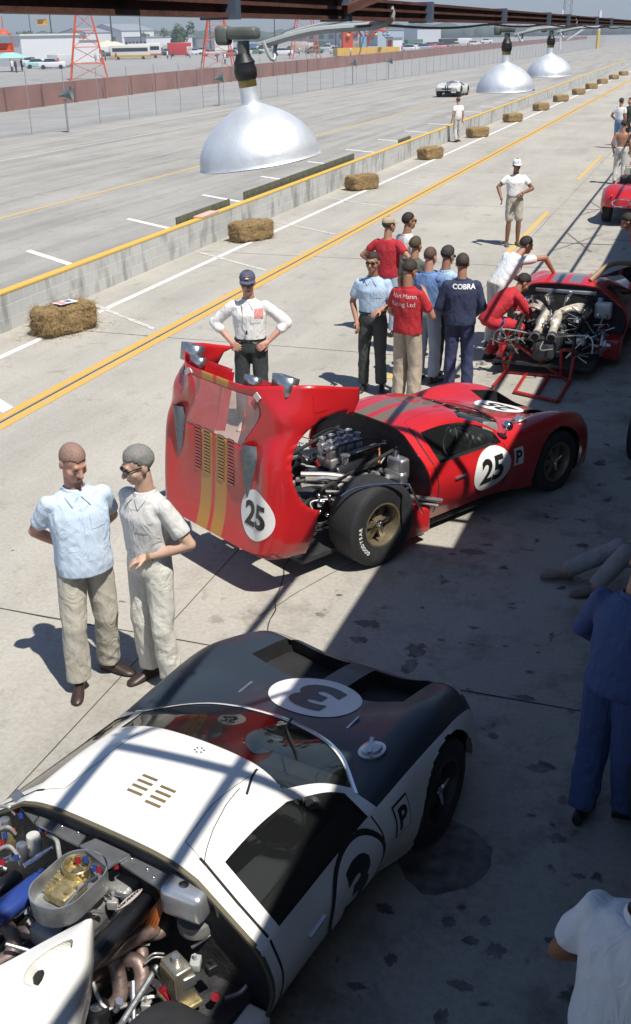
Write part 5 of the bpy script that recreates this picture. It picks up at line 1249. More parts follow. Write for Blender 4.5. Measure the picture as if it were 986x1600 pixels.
for i, tx in enumerate(('Alan Mann', 'Racing Ltd')):
    put(sh, 'shirt_lettering', text_mesh(tx, .074, .0), (0, -.6, 1.33-.10*i), (1,0,0), (0,0,1), mat('pale print', (.66,.55,.52), .7, var=0), .008)
_, J, sh, H = person('man in a navy jacket with white lettering across its shoulders', G(715,612), 8, 1.74, dict(elR=(.27,.0,1.12), wrR=(.17,.17,.98), elL=(-.27,.0,1.12), wrL=(-.17,.17,.98)), skin='tan', hair=('short', (.05,.035,.022)), top=('long', (.028,.038,.085), 'loose'), bottom=('long', (.035,.042,.105)), vox=.010, seed=7, nod=6, fat=1.08)
put(sh, 'jacket_lettering', text_mesh('COBRA', .080, .003), (.03, -.6, 1.35), (1,0,0), (0,0,1), mat('white print', (.7,.7,.7), .7, var=0), .008)
person('man in a tan cap and red polo shirt, back turned, hands on hips', G(605,524), 32, 1.76, HIPS, skin='tan', hair=('short', (.05,.035,.02)), top=('tee', (.42,.018,.03), 'loose'), bottom=('long', (.34,.42,.55)), vox=.012, headturn=22, hat=((.40,.32,.22), None), seed=8, **HH)
person('dark-haired man in sunglasses and a white shirt, mostly hidden behind the tan cap', G(634,518), 60, 1.78, None, skin='tan', hair=('short', (.02,.014,.012)), top=('short', (.7,.7,.69), 'tucked'), bottom=('long', (.2,.2,.2)), vox=.013, glasses=True, seed=9, headturn=8)
person('brown-haired man in an olive shirt in the middle of the group', G(645,556), 40, 1.66, dict(elR=(.26,.05,1.13), wrR=(.12,.2,1.10)), skin='tan', hair=('full', (.075,.05,.025)), top=('short', (.10,.10,.075), 'loose'), bottom=('long', (.12,.12,.11)), vox=.013, seed=10)
person('man with receding reddish hair in a mid-blue shirt among the group', G(666,596), 38, 1.74, dict(elR=(.26,.05,1.13), wrR=(.12,.2,1.05)), skin='ruddy', hair=('crew', (.10,.055,.04)), top=('long', (.13,.23,.44), 'tucked'), bottom=('long', (.34,.40,.52)), vox=.012, seed=11, nod=12)
person('dark-haired man with glasses in a light blue shirt, beside the navy jacket', G(692,590), 45, 1.72, dict(elR=(.26,.05,1.13), wrR=(.12,.2,1.05)), skin='tan', hair=('full', (.035,.032,.03)), top=('short', (.36,.50,.64), 'tucked'), bottom=('long', (.05,.065,.085)), vox=.012, seed=12, nod=14, glasses=True)
person('mechanic in a white tee shirt bending over the engine with his arm stretched out', G(772,545), 62, 1.74, dict(elR=(.22,.66,1.30), wrR=(.20,.86,1.06), elL=(-.26,.40,1.02), wrL=(-.12,.60,.88)), lean=42, skin='tan', hair=('short', (.02,.016,.014)), top=('tee', (.66,.67,.69), 'tucked'), bottom=('long', (.62,.61,.58)), vox=.011, nod=-5, headturn=10, seed=13, handR=((.05,.25,-1), (1,0,0), .5))
person('dark-haired mechanic in red overalls crouching at the rear of the open red car', G(768,562)+V((.0,-.1,0)), 75, 1.72, dict(pel=(0,-.1,.62), hpR=(.09,-.08,.60), hpL=(-.09,-.08,.60), knR=(.16,.32,.52), knL=(-.16,.30,.50), anR=(.14,.02,.085), anL=(-.14,-.02,.085), wst=(0,-.02,.74), chs=(0,.16,.90), nck=(0,.30,1.0), hed=(0,.40,1.10), shR=(.18,.25,.95), shL=(-.18,.25,.95), elR=(.24,.42,.72), wrR=(.16,.60,.55), elL=(-.24,.42,.72), wrL=(-.16,.60,.55)), skin='tan', hair=('full', (.02,.015,.012)), top=('long', (.46,.02,.03), 'tucked'), bottom=('long', (.46,.02,.03)), vox=.012, nod=38, seed=14)
_, J, sh, H = person('man in a white cap, white tee shirt and khaki shorts standing alone on the lane', G(800,384), 176, 1.78, dict(elR=(.36,-.02,1.22), wrR=(.33,.16,1.02), elL=(-.36,.02,1.17), wrL=(-.09,.19,1.10)), skin='brown', hair=('short', (.04,.03,.02)), top=('tee', (.74,.73,.72), 'tucked'), bottom=('short', (.44,.40,.34)), shoes=(.12,.09,.07), vox=.012, hat=((.68,.69,.72), [((.2,.22,.35), .012, .10, .082)]), nod=10, seed=15, belt=(.25,.26,.28), watch=True)
person('man in a white shirt and pale trousers walking along the pit wall', G(714,222), 340, 1.76, dict(anR=(.10,.10,.085), anL=(-.10,-.10,.085)), skin='ruddy', hair=('short', (.04,.025,.02)), top=('tee', (.74,.74,.73), 'tucked'), bottom=('long', (.50,.48,.44)), vox=.016, seed=16, hat=((.16,.06,.05), None))
person('shirtless man in white trousers at the right edge, back turned', G(966,288), 20, 1.80, dict(elL=(-.27,-.06,1.15), wrL=(-.22,.06,.90)), skin='tan', hair=('short', (.03,.02,.015)), top=None, bottom=('long', (.58,.56,.52)), vox=.014, seed=17)
person('man in a white tee shirt, blue jeans and dark cap at the far right', G(964,232), 40, 1.82, dict(elL=(-.32,-.04,1.16), wrL=(-.20,.08,1.0)), skin='tan', hair=('short', (.03,.02,.015)), top=('tee', (.72,.72,.72), 'tucked'), bottom=('long', (.16,.26,.42)), vox=.016, seed=18, hat=((.03,.04,.03), None))
person('man in a dark green shirt facing the white tee shirt at the right edge', G(979,228), 250, 1.78, None, skin='ruddy', hair=('short', (.05,.03,.02)), top=('short', (.04,.06,.045), 'tucked'), bottom=('long', (.05,.05,.05)), vox=.016, seed=19)
person('man in a white shirt with dark trousers standing behind the open red sports car', G(989,300), 300, 1.70, None, skin='tan', hair=('short', (.03,.02,.015)), top=('short', (.7,.7,.7), 'loose'), bottom=('long', (.06,.06,.06)), vox=.016, seed=20)
person('curly dark-haired man in a red shirt bending in from the right edge', G(1003,505), 285, 1.76, None, lean=30, skin='tan', hair=('full', (.025,.016,.012)), top=('short', (.36,.015,.02), 'tucked'), bottom=('long', (.05,.05,.06)), vox=.012, nod=10, seed=21)
blc = (.055, .085, .20)
person('man in blue overalls standing in the shade at the right, bent slightly forward', G(938,1280), 44, 1.74, dict(elL=(-.30,.12,1.15), wrL=(-.22,.30,1.00), elR=(.27,.14,1.05), wrR=(.20,.26,.80), anR=(.10,.10,.085), anL=(-.09,-.08,.085)), lean=14, skin='tan', hair=('short', (.04,.03,.025)), top=('long', blc, 'tucked'), bottom=('long', blc, 1.15), shoes=(.012,.012,.014), vox=.009, seed=22, nod=14, fat=1.05, watch=True)
person('man in a white short-sleeved shirt in the bottom right corner, seen from behind', V((at(998,1452,1.42).x, at(998,1452,1.42).y, 0)), 46, 1.76, dict(elL=(-.30,.02,1.12), wrL=(-.20,.24,1.02), elR=(.28,.02,1.12), wrR=(.2,.24,1.0)), lean=8, skin='brown', hair=('short', (.03,.022,.018)), top=('short', (.60,.62,.66), 'loose'), bottom=('long', (.05,.05,.06)), vox=.009, seed=23, nod=10, fat=1.1)
# ------------------------------------------------------------------ second red coupe, engine towards us
m_red2 = carpaint('red and grey lacquer', RED, [(.035, .20, (.16, .14, .16))])
r2c = empty('red_coupe', (4.17, 15.95, 0), R(66), 'red low coupe with grey roof stripes and bare engine, beside the red rack', 'race car'); r2c.scale = (1.0, 1.03, 1.0)
bpy.context.view_layer.update()
coupe(r2c, m_red2, None); edge_strip(r2c, G0, [(10.99, -6.6), (10.99, -3), (10.99, 0), (10.99, 3), (10.99, 6.6)], .05, m_fresh, 'opening_flange', .008); four(r2c, mat('dark rim', (.05,.05,.05), .5, .4), rear=False); bay(r2c, None, m_fresh, tl=-2.95)
m_cream = mat('heat-bleached exhaust', (.58, .52, .42), .45, .4, var=.25, vs=14)
for sg in (-1, 1):
    for i in range(4):
        x = -1.95-.1*i
        tubes(r2c, 'exhaust_header', m_cream, [([(x,.30*sg,.62), (x-.02,.40*sg,.70), (x-.16,.28*sg,.80), (-2.42,.12*sg,.80-.015*i), (-2.52,.07*sg,.76)], .024)])
    tubes(r2c, 'megaphone', m_cream, [([(-2.50,.075*sg,.765), (-2.58,.085*sg,.72), (-2.72,.09*sg,.68), (-2.80,.09*sg,.62), (-2.98,.10*sg,.55)], [.05,.062,.066,.05,.058])], 14)
    MB().tube([(-2.985,.10*sg,.548), (-2.99,.10*sg,.546)], .05, 14).build('tailpipe_mouth', m_gap, r2c)
    for i in range(4):
        MB().lathe([(.02,0),(.022,.09),(.034,.13),(.026,.125)], 14, Matrix.Translation((-1.97-.09*i, .10*sg, .80)) @ Matrix.Rotation(R(-14)*sg, 4, 'X')).build('intake_trumpet', m_chrome, r2c)
    b = MB().rbox((-2.16, .23*sg, .66), (.52, .14, .12), .03, Matrix.Rotation(R(35)*sg, 3, 'X')); b.build('valve_cover', m_cov, r2c)
    tubes(r2c, 'radius_rod', m_sil, [([(-1.85,.55*sg,.62), (-2.4,.56*sg,.48)], .012), ([(-2.95,.30*sg,.30), (-2.95,.55*sg,.62)], .012), ([(-2.72,.1*sg,.5), (-2.95,.56*sg,.6), (-3.0,.62*sg,.40)], .012)])
b = MB().rbox((-1.90, -.55, .70), (.12, .22, .22), .03); b.tube([(-1.9,-.5,.8), (-1.9,-.5,.86)], .035, 12); b.build('oil_tank', mat('white tank', (.62,.62,.6), .35, .3), r2c)
MB().rbox((-1.92, -.05, .92), (.04, .8, .05), .01).build('alloy_rail', m_sheet, r2c); MB().rbox((-1.9, .45, .72), (.1, .25, .12), .02).build('pump_box', m_sil, r2c)
tubes(r2c, 'hose', m_blk, [([(-1.85,.3,.8), (-2.1,.34,.85), (-2.35,.2,.8)], .014), ([(-1.85,-.3,.85), (-2.1,-.36,.8), (-2.3,-.3,.72)], .014)])
clutter(r2c, 21, 60, (-2.9, -1.85), (-.68, .68), (.34, .86)); clutter(r2c, 22, 40, (-3.0, -2.3), (-.66, .66), (.24, .66))
for sg in (-1, 1):
    M_ = Matrix.Translation((-2.413, .66*sg, .36)) @ Matrix.Rotation(PI/2*(1 if sg < 0 else -1), 4, 'X')
    MB().lathe([(.001,.09),(.03,.09),(.035,.04),(.07,.035),(.075,.0),(.15,.0),(.15,-.02),(.06,-.025)], 24, M_).build('hub', m_sil, r2c); MB().rbox((-2.36,.64*sg,.47), (.08,.06,.14), .015).build('caliper', m_head, r2c)
for sg in (-1, 1): MB().rbox((-2.05,.36*sg,.22), (.1,.1,.20), .01).build('axle_stand', m_dark, r2c)
m_tan = mat('bare door edge', (.30, .20, .11), .6)
b = MB().tube(smooth_path([(-1.60,-.30,1.02), (-1.35,-.50,1.20), (-1.15,-.78,1.18), (-.95,-.95,.95), (-.8,-1.02,.70)], 6), .035, 8); dr = b.build('open_door', m_tan, r2c)
b = MB(); b.add([V(p) for p in ((-1.58,-.34,1.05), (-1.15,-.78,1.18), (-.9,-.98,.85), (-.8,-.90,.72), (-1.0,-.62,1.0))], [(0,1,4), (1,2,3,4)]); b.build('door_glass', m_glass, dr)
rk = empty('red_rack', at(835, 600), 0, 'red tubular steel rack lying on the lane behind the bare engine', 'rack'); o0 = at(835, 600)
m_rack = mat('red rack paint', (.36, .02, .015), .45, var=.2)
A = {n: at(*p)-o0 for n, p in dict(F1=(803,612,.03), F2=(871,627,.03), B1=(790,580,.03), B2=(877,588,.03), T1=(781,536,.42), T2=(806,537,.42), C1=(877,547,.42), C2=(899,547,.42), C3=(890,596,.03), L=(770,604,.03), M1=(822,584,.03), M1b=(804,612,.03), M2=(857,588,.03), M2b=(838,618,.03)).items()}
for p_, q_ in (('F1','F2'),('B1','B2'),('B2','C3'),('C3','F2'),('T1','T2'),('T2','B2'),('T2','B1'),('C1','B2'),('C1','C2'),('C2','C3'),('T1','B1'),('B1','L'),('M1','M1b'),('M2','M2b')):
    MB().tube([A[p_], A[q_]], .022, 8).build('rack_tube', m_rack, rk)
# ------------------------------------------------------------------ open sports car at the right edge
CB = [[(-.78,0,.42),(-.78,.3,.42),(-.74,.5,.42),(-.66,.66,.42),(-.55,.74,.42),(-.5,.76,.36),(-.48,.76,.30),(-.46,.74,.24)],
 [(-.74,0,.62),(-.74,.3,.62),(-.70,.5,.62),(-.60,.68,.62),(-.48,.78,.55),(-.42,.81,.45),(-.4,.80,.34),(-.4,.76,.22)],
 [(-.5,0,.78),(-.5,.28,.77),(-.46,.5,.77),(-.38,.68,.76),(-.28,.80,.66),(-.25,.84,.5),(-.25,.83,.36),(-.25,.78,.2)],
 [(0,0,.84),(0,.28,.82),(0,.48,.84),(0,.66,.84),(0,.81,.74),(0,.86,.55),(0,.85,.38),(0,.78,.2)],
 [(.5,0,.83),(.5,.28,.81),(.5,.5,.80),(.5,.64,.78),(.5,.74,.70),(.5,.77,.52),(.5,.76,.36),(.5,.72,.2)],
 [(1.4,0,.82),(1.4,.28,.82),(1.4,.48,.80),(1.4,.62,.78),(1.4,.72,.70),(1.4,.76,.52),(1.4,.76,.36),(1.4,.72,.2)],
 [(2.2,0,.80),(2.2,.28,.78),(2.2,.46,.80),(2.2,.62,.82),(2.2,.78,.70),(2.2,.82,.52),(2.2,.81,.36),(2.2,.74,.2)],
 [(2.9,0,.52),(2.9,.28,.55),(2.88,.46,.62),(2.82,.60,.62),(2.75,.72,.52),(2.7,.76,.42),(2.7,.75,.32),(2.7,.7,.2)]]
gc = Grid(CB, lambda i: (), lambda k: False, 7, 5)
cobra = empty('sports_car', (7.68, 25.35, 0), R(68), 'red open sports car seen from behind at the right edge', 'sports car')
hole = lambda r, c: 3.9 < r < 4.95 and abs(c) < 2.9
b = gc.part([k for k in gc.cells if not hole(*gc.rc(*k))]); snap_arch(b, 0, .33, .37, .6); snap_arch(b, 2.28, .33, .37, .6); b.build('body', m_fresh, cobra)
gc.recess([k for k in gc.cells if hole(*gc.rc(*k))], (0, 0, -.35)).build('cockpit', m_dark, cobra)
for sg in (-1, 1):
    wheel(cobra, 0, .70*sg, .33, .22, sg, m_sil); wheel(cobra, 2.28, .70*sg, .33, .2, sg, m_sil)
    MB().tube(smooth_path([(-.80,.10*sg,.50), (-.86,.12*sg,.60), (-.84,.30*sg,.62), (-.86,.48*sg,.58), (-.80,.48*sg,.48), (-.84,.30*sg,.46), (-.80,.10*sg,.50)], 5), .016, 8).build('bumper_hoop', m_chrome, cobra)
    MB().ell((-.70,.56*sg,.66), (.03,.035,.035)).build('tail_lamp', mat('red lens', (.4,.02,.02), .2), cobra)
    MB().rbox((.75,.32*sg,.72), (.14,.46,.5), .05, Matrix.Rotation(R(-15), 3, 'Y')).build('seat', m_seat, cobra)
MB().tube(smooth_path([(.45,-.62,.75), (.42,-.58,1.12), (.42,-.34,1.2), (.42,-.1,1.12), (.45,-.06,.8)], 5), .022, 8).build('roll_hoop', m_chrome, cobra)
MB().rings([[V((1.45,y,.82)) for y in (-.55,0,.55)]+[V((1.46,y,.82)) for y in (.55,0,-.55)], [V((1.35,y*.92,1.06)) for y in (-.55,0,.55)]+[V((1.36,y*.92,1.06)) for y in (.55,0,-.55)]]).build('windscreen', m_glass, cobra)
# ------------------------------------------------------------------ white car out on the track
m_trkw = carpaint('white lacquer with dark stripes', (.68, .68, .62), [(.03, .13, (.03, .045, .10))])
tc_ = empty('white_race_car', at(722, 149), R(70), 'white racing coupe with a dark centre stripe driving along the far track', 'race car'); tc_.location.z = 0
coupe(tc_, m_trkw, None, inside=False); four(tc_, mat('dark rim', (.05,.05,.05), .5, .4))
hk, T4 = tail_clip(m_trkw, tc_, 0, (-3.18, 0, .46)); MB().box((-3.28+3.18, 0, .55-.46), (.10, .7, .10)).build('tail_grille', m_dark, hk)
for v in (tc_,): v.location = v.location+V((-.3, .8, 0))
# ------------------------------------------------------------------ things in the shade at the right
person('man sitting on the ground at the right edge, one grey leg stretched out', at(1046, 925), 278, 1.76, dict(pel=(0,0,.13), hpR=(.09,.02,.13), hpL=(-.09,.02,.13), knR=(.10,.42,.34), knL=(-.12,.40,.40), anR=(.10,.84,.10), anL=(-.14,.62,.085), toR=(.12,1.0,.10), toL=(-.16,.8,.03), wst=(0,-.06,.28), chs=(0,-.10,.50), nck=(0,-.08,.68), hed=(0,-.03,.85), shR=(.18,-.1,.62), shL=(-.18,-.1,.62), elR=(.28,.04,.38), wrR=(.2,.26,.36), elL=(-.28,.04,.38), wrL=(-.2,.26,.36)), skin='tan', top=('short', (.3,.3,.32), 'loose'), bottom=('long', (.27,.27,.27)), shoes=(.14,.10,.075), vox=.011, seed=30)
ty = wheel(r2c, 0, 0, .27, .18, -1, mat('pale rim', (.42,.42,.41), .45, .5), 'spare_wheel'); ty.parent = None; ty.location = at(1006, 1292)+V((0,0,.265)); ty.rotation_euler = (R(-12), 0, R(70)); tag(ty, 'black tyre with a pale rim standing against the man in blue overalls', 'tyre')
ty = wheel(r2c, 0, 0, .33, .2, -1, m_dark, 'spare_wheel'); ty.parent = None; ty.location = at(1000, 718)+V((0,0,.33)); ty.rotation_euler = (0, 0, R(60)); tag(ty, 'black racing tyre standing in the shade at the right edge', 'tyre')
# ------------------------------------------------------------------ beyond the track
def B(x, y): return at(x, y, -.03)
m_fpost = mat('galvanised post', (.24, .25, .26), .6)
def chain():
    m = bpy.data.materials.new('chain link'); m.use_nodes = True; N, K = m.node_tree.nodes, m.node_tree.links; N.clear()
    o = N.new('ShaderNodeOutputMaterial'); tr = N.new('ShaderNodeBsdfTransparent'); df = N.new('ShaderNodeBsdfDiffuse'); df.inputs[0].default_value = (.30,.31,.32,1); mx = N.new('ShaderNodeMixShader')
    tc = N.new('ShaderNodeTexCoord'); sx = N.new('ShaderNodeSeparateXYZ'); K.new(tc.outputs['Object'], sx.inputs[0]); res = []
    for op in ('ADD', 'SUBTRACT'):
        a = N.new('ShaderNodeMath'); a.operation = op; K.new(sx.outputs['Y'], a.inputs[0]); K.new(sx.outputs['Z'], a.inputs[1])
        s = N.new('ShaderNodeMath'); s.operation = 'MULTIPLY'; s.inputs[1].default_value = 14; K.new(a.outputs[0], s.inputs[0])
        f = N.new('ShaderNodeMath'); f.operation = 'FRACT'; K.new(s.outputs[0], f.inputs[0]); l = N.new('ShaderNodeMath'); l.operation = 'LESS_THAN'; l.inputs[1].default_value = .07; K.new(f.outputs[0], l.inputs[0]); res.append(l)
    mxm = N.new('ShaderNodeMath'); mxm.operation = 'MAXIMUM'; K.new(res[0].outputs[0], mxm.inputs[0]); K.new(res[1].outputs[0], mxm.inputs[1])
    K.new(mxm.outputs[0], mx.inputs[0]); K.new(tr.outputs[0], mx.inputs[1]); K.new(df.outputs[0], mx.inputs[2]); K.new(mx.outputs[0], o.inputs[0]); return m
fe = empty('chain_fence', L(0, -31.5), LANE, 'tall thin chain link fence along the far edge of the track', 'fence')
MB().add([V((0, 10, 0)), V((0, 330, 0)), V((0, 330, 2.7)), V((0, 10, 2.7))], [(0,1,2,3)]).build('mesh_panel', chain(), fe)
for k in range(95):
    MB().tube([(0, 14+3.3*k, 0), (0, 14+3.3*k, 2.8)], .02, 6).build('post', m_fpost, fe) if k else None
bw = empty('barrier_wall', L(0, -44), LANE, 'long low reddish brown boarded barrier beyond the track', 'barrier')
m_bar = mat('faded red boards', (.25, .115, .09), .8, var=.22, vs=.35); b = MB(); pr = []
for s, t in ((20,-42.5), (62,-43.9), (91,-46.7), (150,-51), (283,-58.8), (420,-66), (650,-72)):
    pr.append([V((t+44, s, -.03)), V((t+44, s, 1.45)), V((t+43.9, s, 1.45)), V((t+43.9, s, -.03))])
b.rings(pr); b.build('boards', m_bar, bw)
for k in range(60):
    s = 58+5*k; t = (-43.9-(s-62)*.082 if s < 150 else -51.1-(s-150)*.0585)
    MB().box((t+44.08, s, .7), (.08, .1, 1.5)).build('upright', mat('dark red post', (.18,.09,.075), .8), bw)
m_horn = mat('horn grey green', (.13, .16, .15), .5)
for i, (x, y, h) in enumerate(((107, 207, 1.55), (343, 165, 1.5), (370, 160, 0), (551, 132, 1.6), (607, 124, 1.5))):
    if not h: continue
    p = at(x, y, 0); r_ = empty('loudspeaker', p, R(20), ['grey loudspeaker horn on a post left of the first lift tower', 'grey loudspeaker horn on a post just left of the hanging lamp', '', 'grey loudspeaker horn on a post right of the hanging lamp, the nearer of two', 'grey loudspeaker horn on a post below the fairground booth'][i], 'loudspeaker', 'loudspeakers along the far fence')
    MB().tube([(0,0,0), (0,0,h)], .05, 8).build('post', m_fpost, r_); MB().lathe([(.05,-.3),(.09,-.1),(.18,.1),(.36,.35),(.34,.36),(.001,.0)], 16, Matrix.Translation((0,0,h+.2)) @ Matrix.Rotation(R(80), 4, 'Y') @ Matrix.Rotation(R(20), 4, 'X')).build('horn', m_horn, r_)
# lift towers
m_orange = mat('orange red steel', (.55, .085, .03), .5, var=.15)
def tower(x0, x1, y0, top, label):
    a, c_ = B(x0, y0), B(x1, y0-1); w_ = (c_-a).length/2; cc = (a+c_)/2; r_ = empty('lift_tower', cc, R(10), label, 'tower', 'orange lift towers in the infield')
    for sx in (-1, 1):
        for sy in (-1, 1):
            MB().tube([(w_*sx, w_*.8*sy, 0), (w_*.10*sx, w_*.1*sy, top)], .10, 6).build('leg', m_orange, r_)
    for k in range(1, 6):
        z = top*k/6; f = 1-.9*k/6; b = MB()
        P_ = [V((w_*f*sx, w_*.8*f*sy, z)) for sx, sy in ((-1,-1),(1,-1),(1,1),(-1,1))]; f2 = 1-.9*(k-1)/6
        Q_ = [V((w_*f2*sx, w_*.8*f2*sy, top*(k-1)/6)) for sx, sy in ((-1,-1),(1,-1),(1,1),(-1,1))]
        for i in range(4): b.tube([P_[i], P_[(i+1) % 4]], .045, 5); 
        b.tube([Q_[0], P_[1]], .04, 5); b.tube([Q_[2], P_[3]], .04, 5); b.build('cross_brace', m_orange, r_)
    MB().box((0, 0, top), (w_*1.6, .5, .4)).build('head_beam', m_orange, r_)
    return cc
tower(112, 168, 125, 10.5, 'nearest orange lift tower, standing left of the hanging lamp'); tower(316, 366, 107, 12, 'second orange lift tower, just left of the hanging lamp'); tower(455, 498, 92, 14.5, 'third orange lift tower, right of the hanging lamp')
def chair_(x, y, z, label, m_):
    p = at(x, y, z); r_ = empty('lift_chair', p, R(10), label, 'lift chair', 'chairs of the cable lift'); r_.scale = (.55,)*3; b = MB()
    MB().box((0,0,-.2), (2.2, 1.2, .25)).build('seat', m_, r_); MB().box((0,.55,.4), (2.2, .12, .9)).build('backrest', m_, r_)
    for sx in (-1, 1): b.tube([(1.0*sx,0,-.2), (1.0*sx,0,1.7), (0,0,2.4)], .07, 6)
    b.tube([(0,0,2.3), (0,0,4.2)], .06, 6); b.build('hanger', m_, r_); MB().lathe([(.9,2.0),(.5,2.4),(.02,2.7)], 6).build('canopy', m_, r_)
chair_(9, 78, 3.6, 'red lift chair hanging at the left edge', m_orange); chair_(66, 37, 6.0, 'yellow lift chair hanging high left of the first tower', mat('faded yellow', (.55,.33,.10), .5))
# buildings and booths
m_wall = mat('white boards', (.62, .63, .64), .7, var=.06); m_roofg = mat('grey sheet roof', (.30, .32, .34), .6, var=.1); m_win = mat('dark pane', (.03, .04, .05), .2, var=0)
def house(x0, x1, y0, h, d, label, m_=m_wall, gable=0., rm=m_roofg, wins=0, name='building', door=False):
    a, c_ = B(x0, y0), B(x1, y0); w_ = (c_-a).length; dirn = (c_-a).normalized(); r_ = empty(name, (a+c_)/2, math.atan2(dirn.y, dirn.x), label, name.replace('_', ' '))
    MB().box((0, d/2, h/2), (w_, d, h)).build('wall', m_, r_)
    if gable: MB().rings([[V((-w_/2-.3, y, h)), V((0, y, h+gable)), V((w_/2+.3, y, h)), V((w_/2+.3, y, h+.25)), V((0, y, h+gable+.3)), V((-w_/2-.3, y, h+.25))] for y in (-.4, d+.4)]).build('roof', rm, r_); MB().rings([[V((-w_/2, y, h-.01)), V((w_/2, y, h-.01)), V((0, y, h+gable-.02))] for y in (0.01, d)]).build('gable', m_, r_)
    else: MB().box((0, d/2, h+.15), (w_+.6, d+.6, .3)).build('roof', rm, r_)
    for k in range(wins): MB().box((-w_/2+w_*(k+.5)/wins, -.03, h*.55), (w_/wins*.5, .08, h*.3)).build('window', m_win, r_)
    if door: MB().box((w_*.12, -.04, h*.36), (w_*.42, .1, h*.7)).build('doorway', m_win, r_)
    return r_
hg = B(150, 79)
house(97, 137, 79, 7.5, 14, 'tall white hangar with slit windows behind the first lift tower', wins=3, rm=m_roofg, gable=2); house(138, 192, 78, 8, 16, 'wide grey-roofed hangar with a dark doorway', gable=3, door=True)
house(186, 212, 77, 6, 12, 'white block building right of the hangar', wins=0); house(196, 230, 80, 5, 20, 'low white building with a row of windows behind the buses', wins=6)
house(0, 37, 104, 5.2, 14, 'plain white shed at the left edge', rm=mat('white roof', (.6,.6,.6), .6)); house(38, 98, 98, 4.3, 10, 'long white pavilion with a row of dark openings', wins=9, rm=mat('cream roof', (.6,.58,.5), .6))
house(300, 336, 78, 4, 8, 'white trailer building behind the second tower', wins=0); house(480, 560, 70, 7, 14, 'long pale building far off right of the third tower', m_=mat('pale grey wall', (.45,.47,.5), .7), wins=5)
house(566, 590, 72, 6, 12, 'blue-grey shed behind the fairground ride', m_=mat('blue grey wall', (.35,.42,.5), .7), wins=1); house(612, 652, 66, 7, 14, 'pale far building under the steel beam', m_=mat('white far wall', (.55,.57,.6), .7))
house(603, 614, 83, 3.4, 3, 'small white booth with a red panel beside the barrier', name='booth'); MB().box((0,0,0), (1.3,.15,2.6)).build('red_panel', mat('red panel', (.5,.03,.02), .5), bpy.data.objects['booth'], loc=(.2,-.12,1.6))
def tent(x, y, r, h, m_, label):
    p = B(x, y); r_ = empty('sunshade', p, 0, label, 'sunshade'); MB().lathe([(r, h*.68), (r*.5, h*.88), (.01, h)], 8).build('canopy', m_, r_)
    MB().tube([(0,0,0), (0,0,h*.98)], .06, 6).build('pole', m_fpost, r_)
tent(18, 112, 3.0, 2.9, mat('teal canvas', (.30,.52,.48), .8), 'teal sunshade in front of the white shed'); tent(172, 92, 5, 4.2, mat('cream canvas', (.62,.55,.42), .8), 'cream sunshade beside the hangar'); tent(100, 96, 3, 3, mat('green canvas', (.12,.30,.24), .8), 'green sunshade at the end of the pavilion')
def vehicle(x, y, ln, h, hd, col, label, kind='car', cat=None, stripe=None):
    p = B(x, y); m_ = mat('paint %.2f %.2f %.2f' % col, col, .35, var=.05, coat=.4); r_ = empty({'car': 'parked_car', 'bus': 'parked_bus', 'truck': 'parked_truck'}[kind], p, R(hd), label, cat or kind)
    w_ = 1.8 if kind == 'car' else 2.4; hb = h*.55 if kind == 'car' else h*.94
    MB().rbox((0,0,.28+hb/2), (ln, w_, hb), .12).build('body', m_, r_)
    if kind == 'car':
        b = MB(); cx = -ln*.04; b.rings([[V((cx-ln*.28,-w_*.45,.26+hb)), V((cx+ln*.26,-w_*.45,.26+hb)), V((cx+ln*.26,w_*.45,.26+hb)), V((cx-ln*.28,w_*.45,.26+hb))], [V((cx-ln*.18,-w_*.38,h+.1)), V((cx+ln*.12,-w_*.38,h+.1)), V((cx+ln*.12,w_*.38,h+.1)), V((cx-ln*.18,w_*.38,h+.1))]]); b.build('windows', m_win, r_); MB().rbox((cx-ln*.03,0,h+.12), (ln*.32, w_*.78, .06), .02).build('roof', m_, r_)
    elif kind == 'bus':
        for sy in (-1, 1): MB().box((0, sy*w_*.5, h*.70), (ln*.9, .06, h*.26)).build('windows', m_win, r_); 
        if stripe: MB().box((0, 0, h*.25), (ln+.04, w_+.04, h*.14)).build('stripe', mat('stripe %.2f' % stripe[0], stripe, .5), r_)
    else:
        MB().rbox((ln*.40, 0, h*.42), (ln*.22, w_, h*.7), .1).build('cab', mat('cab white', (.6,.6,.58), .4), r_); MB().box((ln*.515, 0, h*.55), (.05, w_*.8, h*.22)).build('windscreen', m_win, r_)
    for sx in (-.32, .32):
        for sy in (-1, 1): MB().tube([(ln*sx, sy*w_*.5-.1, .34), (ln*sx, sy*w_*.5+.1-.09, .34)], .34, 14).build('wheel', m_tyre, r_)
wh_ = (.64,.65,.66)
vehicle(60, 107, 4.6, 1.4, 20, (.32,.52,.52), 'turquoise car parked before the long pavilion, left of the white van'); vehicle(82, 108, 4.4, 1.5, 10, wh_, 'white car parked right of the turquoise one'); vehicle(50, 104, 4.2, 1.5, 30, (.6,.6,.55), 'cream car half behind the turquoise one'); vehicle(96, 106, 4, 2.0, 60, (.55,.56,.56), 'white van at the right end of the pavilion', 'truck')
vehicle(205, 93, 9, 3.0, 4, (.62,.6,.55), 'cream bus with a yellow stripe, left of a pair', 'bus', 'bus', (.5,.30,.03)); vehicle(227, 91, 8, 3.2, 4, (.64,.62,.58), 'white bus with a dull red stripe, right of a pair', 'bus', 'bus', (.4,.12,.06))
vehicle(249, 87, 5, 1.6, 15, (.04,.05,.07), 'dark car parked right of the buses'); vehicle(240, 88, 4.6, 1.6, 70, (.10,.12,.15), 'second dark car, nose on, beside the buses'); vehicle(281, 88, 6, 3.2, 12, (.42,.03,.03), 'red fire truck with a white cab', 'truck', 'fire truck')
